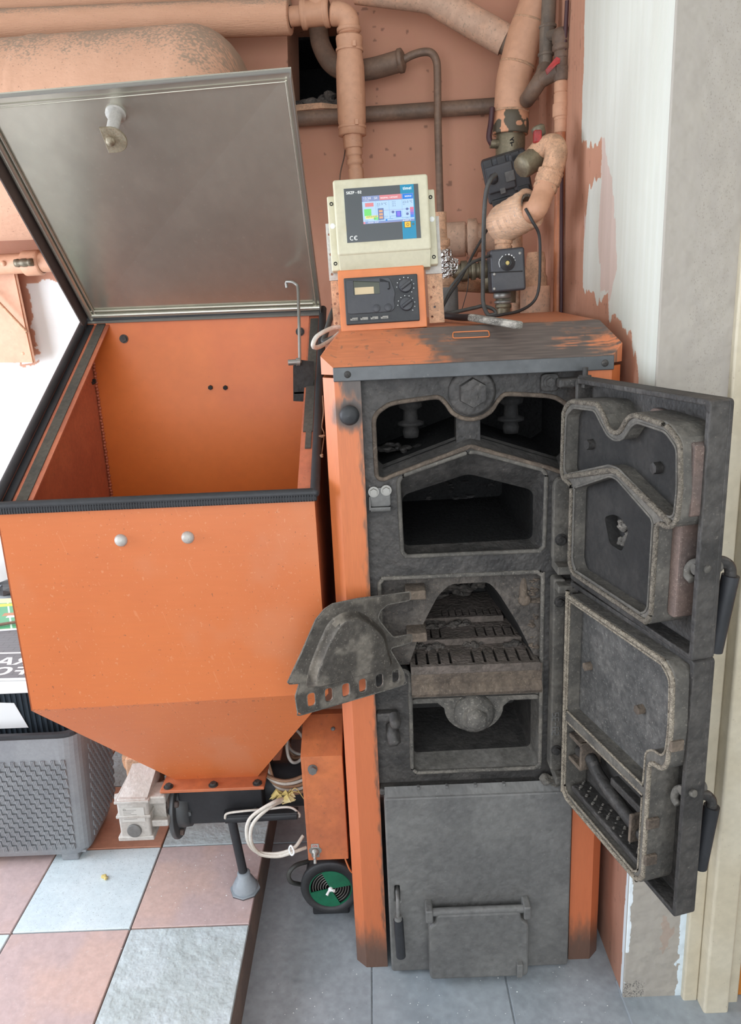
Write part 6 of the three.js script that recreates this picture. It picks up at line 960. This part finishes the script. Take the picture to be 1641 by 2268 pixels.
{
  const t = thing('white_table', 'white table board resting over the basket and dark box at the left edge', 'table', [-1.3, 0.1, -0.6]);
  obj('tabletop', [box(-1.75, -0.83, 0.563, 0.592, -1.02, -0.305, 0.003)], M.white, t);
  for (const [x, z] of [[-1.7, -0.33], [-0.86, -0.99], [-1.7, -0.99]]) obj('leg', [box(x - 0.015, x + 0.015, 0.1, 0.563, z - 0.015, z + 0.015)], M.white, t);
}
{
  const c = thing('storage_crate', 'dark blue-black ribbed box with white label standing in the basket', 'crate', [-0.95, 0.13, -0.38]);
  obj('crate_body', [box(-1.09, -0.8, 0.135, 0.562, -0.45, -0.325, 0.006), ...[...Array(20).keys()].map((i) => box(-1.08 + i * 0.0136, -1.074 + i * 0.0136, 0.16, 0.555, -0.33, -0.321))], M.crateBlue, c);
  obj('label', [sheet([[-1.06, 0.46, -0.3195], [-0.905, 0.46, -0.3195], [-0.93, 0.53, -0.3195], [-1.06, 0.54, -0.3195]], 0.001)], M.white, c);
}
function magazine(name, label, draw, p, w, d, tilt, turn, th = 0.008) {
  const m = thing(name, label, 'magazine', p); m.rotation.set(tilt, turn, 0, 'YXZ');
  obj('pages', [box(-w / 2, w / 2, 0, th, -d, 0, 0.001)], M.white, m, true);
  obj('cover', [box(-w / 2, w / 2, th, th + 0.0008, -d, 0)], canvasMat(512, 640, draw, { m: [-w / 2, -d, w, d], rough: 0.35 }), m, true);
}
magazine('magazine', 'grey magazine with brick print and big white upside-down capitals on the white table', (g, w, h) => {
  g.fillStyle = '#5b5a5e'; g.fillRect(0, 0, w, h); g.strokeStyle = '#3c3b3e'; g.lineWidth = 3; for (let r = 0; r < 20; r++) { g.beginPath(); g.moveTo(0, r * 34); g.lineTo(w, r * 34); g.stroke(); for (let c = 0; c < 8; c++) { g.beginPath(); g.moveTo(c * 76 + (r % 2) * 38, r * 34); g.lineTo(c * 76 + (r % 2) * 38, r * 34 + 34); g.stroke(); } }
  g.fillStyle = '#e8e8e8'; g.save(); g.translate(w * 0.62, h * 0.24); g.rotate(Math.PI); g.font = 'bold 130px sans-serif'; g.textAlign = 'center'; g.fillText('IRA', 0, 0); g.fillText('FO', 0, 120); g.restore();
  g.fillRect(0, h * 0.46, w, 16); g.fillStyle = '#d8434a'; g.fillRect(w * 0.6, h * 0.76, 70, 60); g.fillStyle = '#e8e8e8'; g.font = 'bold 54px sans-serif'; g.fillText('TU', w * 0.42, h * 0.85);
}, [-0.98, 0.5935, -0.318], 0.3, 0.29, 0.02, -0.04);
magazine('magazine', 'green and yellow magazine lying behind the grey one', (g, w, h) => {
  g.fillStyle = '#4c9a6c'; g.fillRect(0, 0, w, h); g.strokeStyle = '#bfe0cb'; g.lineWidth = 8; for (let i = 0; i < 9; i++) { g.beginPath(); g.moveTo(i * 70 - 60, h); g.lineTo(i * 70 + 90, 0); g.stroke(); } g.fillStyle = '#e6d93a'; g.fillRect(0, h * 0.72, w, 60); g.fillStyle = '#b0764e'; g.fillRect(w * 0.4, h * 0.4, 130, 60); g.fillStyle = '#f2f2ee'; g.fillRect(w * 0.45, h * 0.34, 90, 40); g.fillStyle = '#d8cba0'; g.fillRect(0, h * 0.84, w, h * 0.16);
}, [-1.08, 0.605, -0.6], 0.34, 0.24, 0.02, 0.08);
tag(obj('brown_stick', [rod([-1.16, 0.618, -0.6], [-0.96, 0.622, -0.66], 0.004)], M.brownPipe), 'thin brown stick lying across the two magazines', 'stick');
tag(obj('grey_bag', [lump([-1.12, 0.617, -0.92], 0.055, 800, 0.35), lump([-1.22, 0.62, -0.93], 0.06, 801, 0.4), lump([-1.03, 0.613, -0.92], 0.05, 802, 0.35)], M.bagBlack), 'crumpled grey plastic bag at the back of the white table', 'bag');
tag(obj('black_bag', [lump([-1.34, 0.672, -0.97], 0.05, 803, 1.1), lump([-1.42, 0.668, -0.96], 0.055, 804, 0.9)], M.rubber), 'shiny black bag slumped beside the grey bag by the white wall', 'bag');
// small litter
tag(obj('pellet_crumb', [lump([-0.721,0.104,-0.201], 0.006, 810), lump([-0.714,0.104,-0.195], 0.005, 811)], M.tie), 'small straw-coloured crumb lying on the white floor tile', 'crumb');
{
  const R = rng(95), bits = []; for (let i = 0; i < 70; i++) { const x = -0.62 + R() * 0.28, z = -0.3 + R() * 0.4, s = 0.0006 + R() * R() * 0.0012; bits.push(box(x, x + s * 2.4, 0.1, 0.1 + s, z, z + s)); }
  for (let i = 0; i < 90; i++) { const x = -0.29 + R() * 0.75, z = 0.0 + R() * 0.2, s = 0.0005 + R() * R() * 0.001; bits.push(box(x, x + s * 2, 0.0005, 0.0005 + s, z, z + s)); }
  const o = tag(obj('floor_litter', bits, M.white), 'scattered pale ash crumbs and chips on the floor tiles', 'litter'); o.userData.kind = 'stuff';
}

renderer.render(scene, camera);
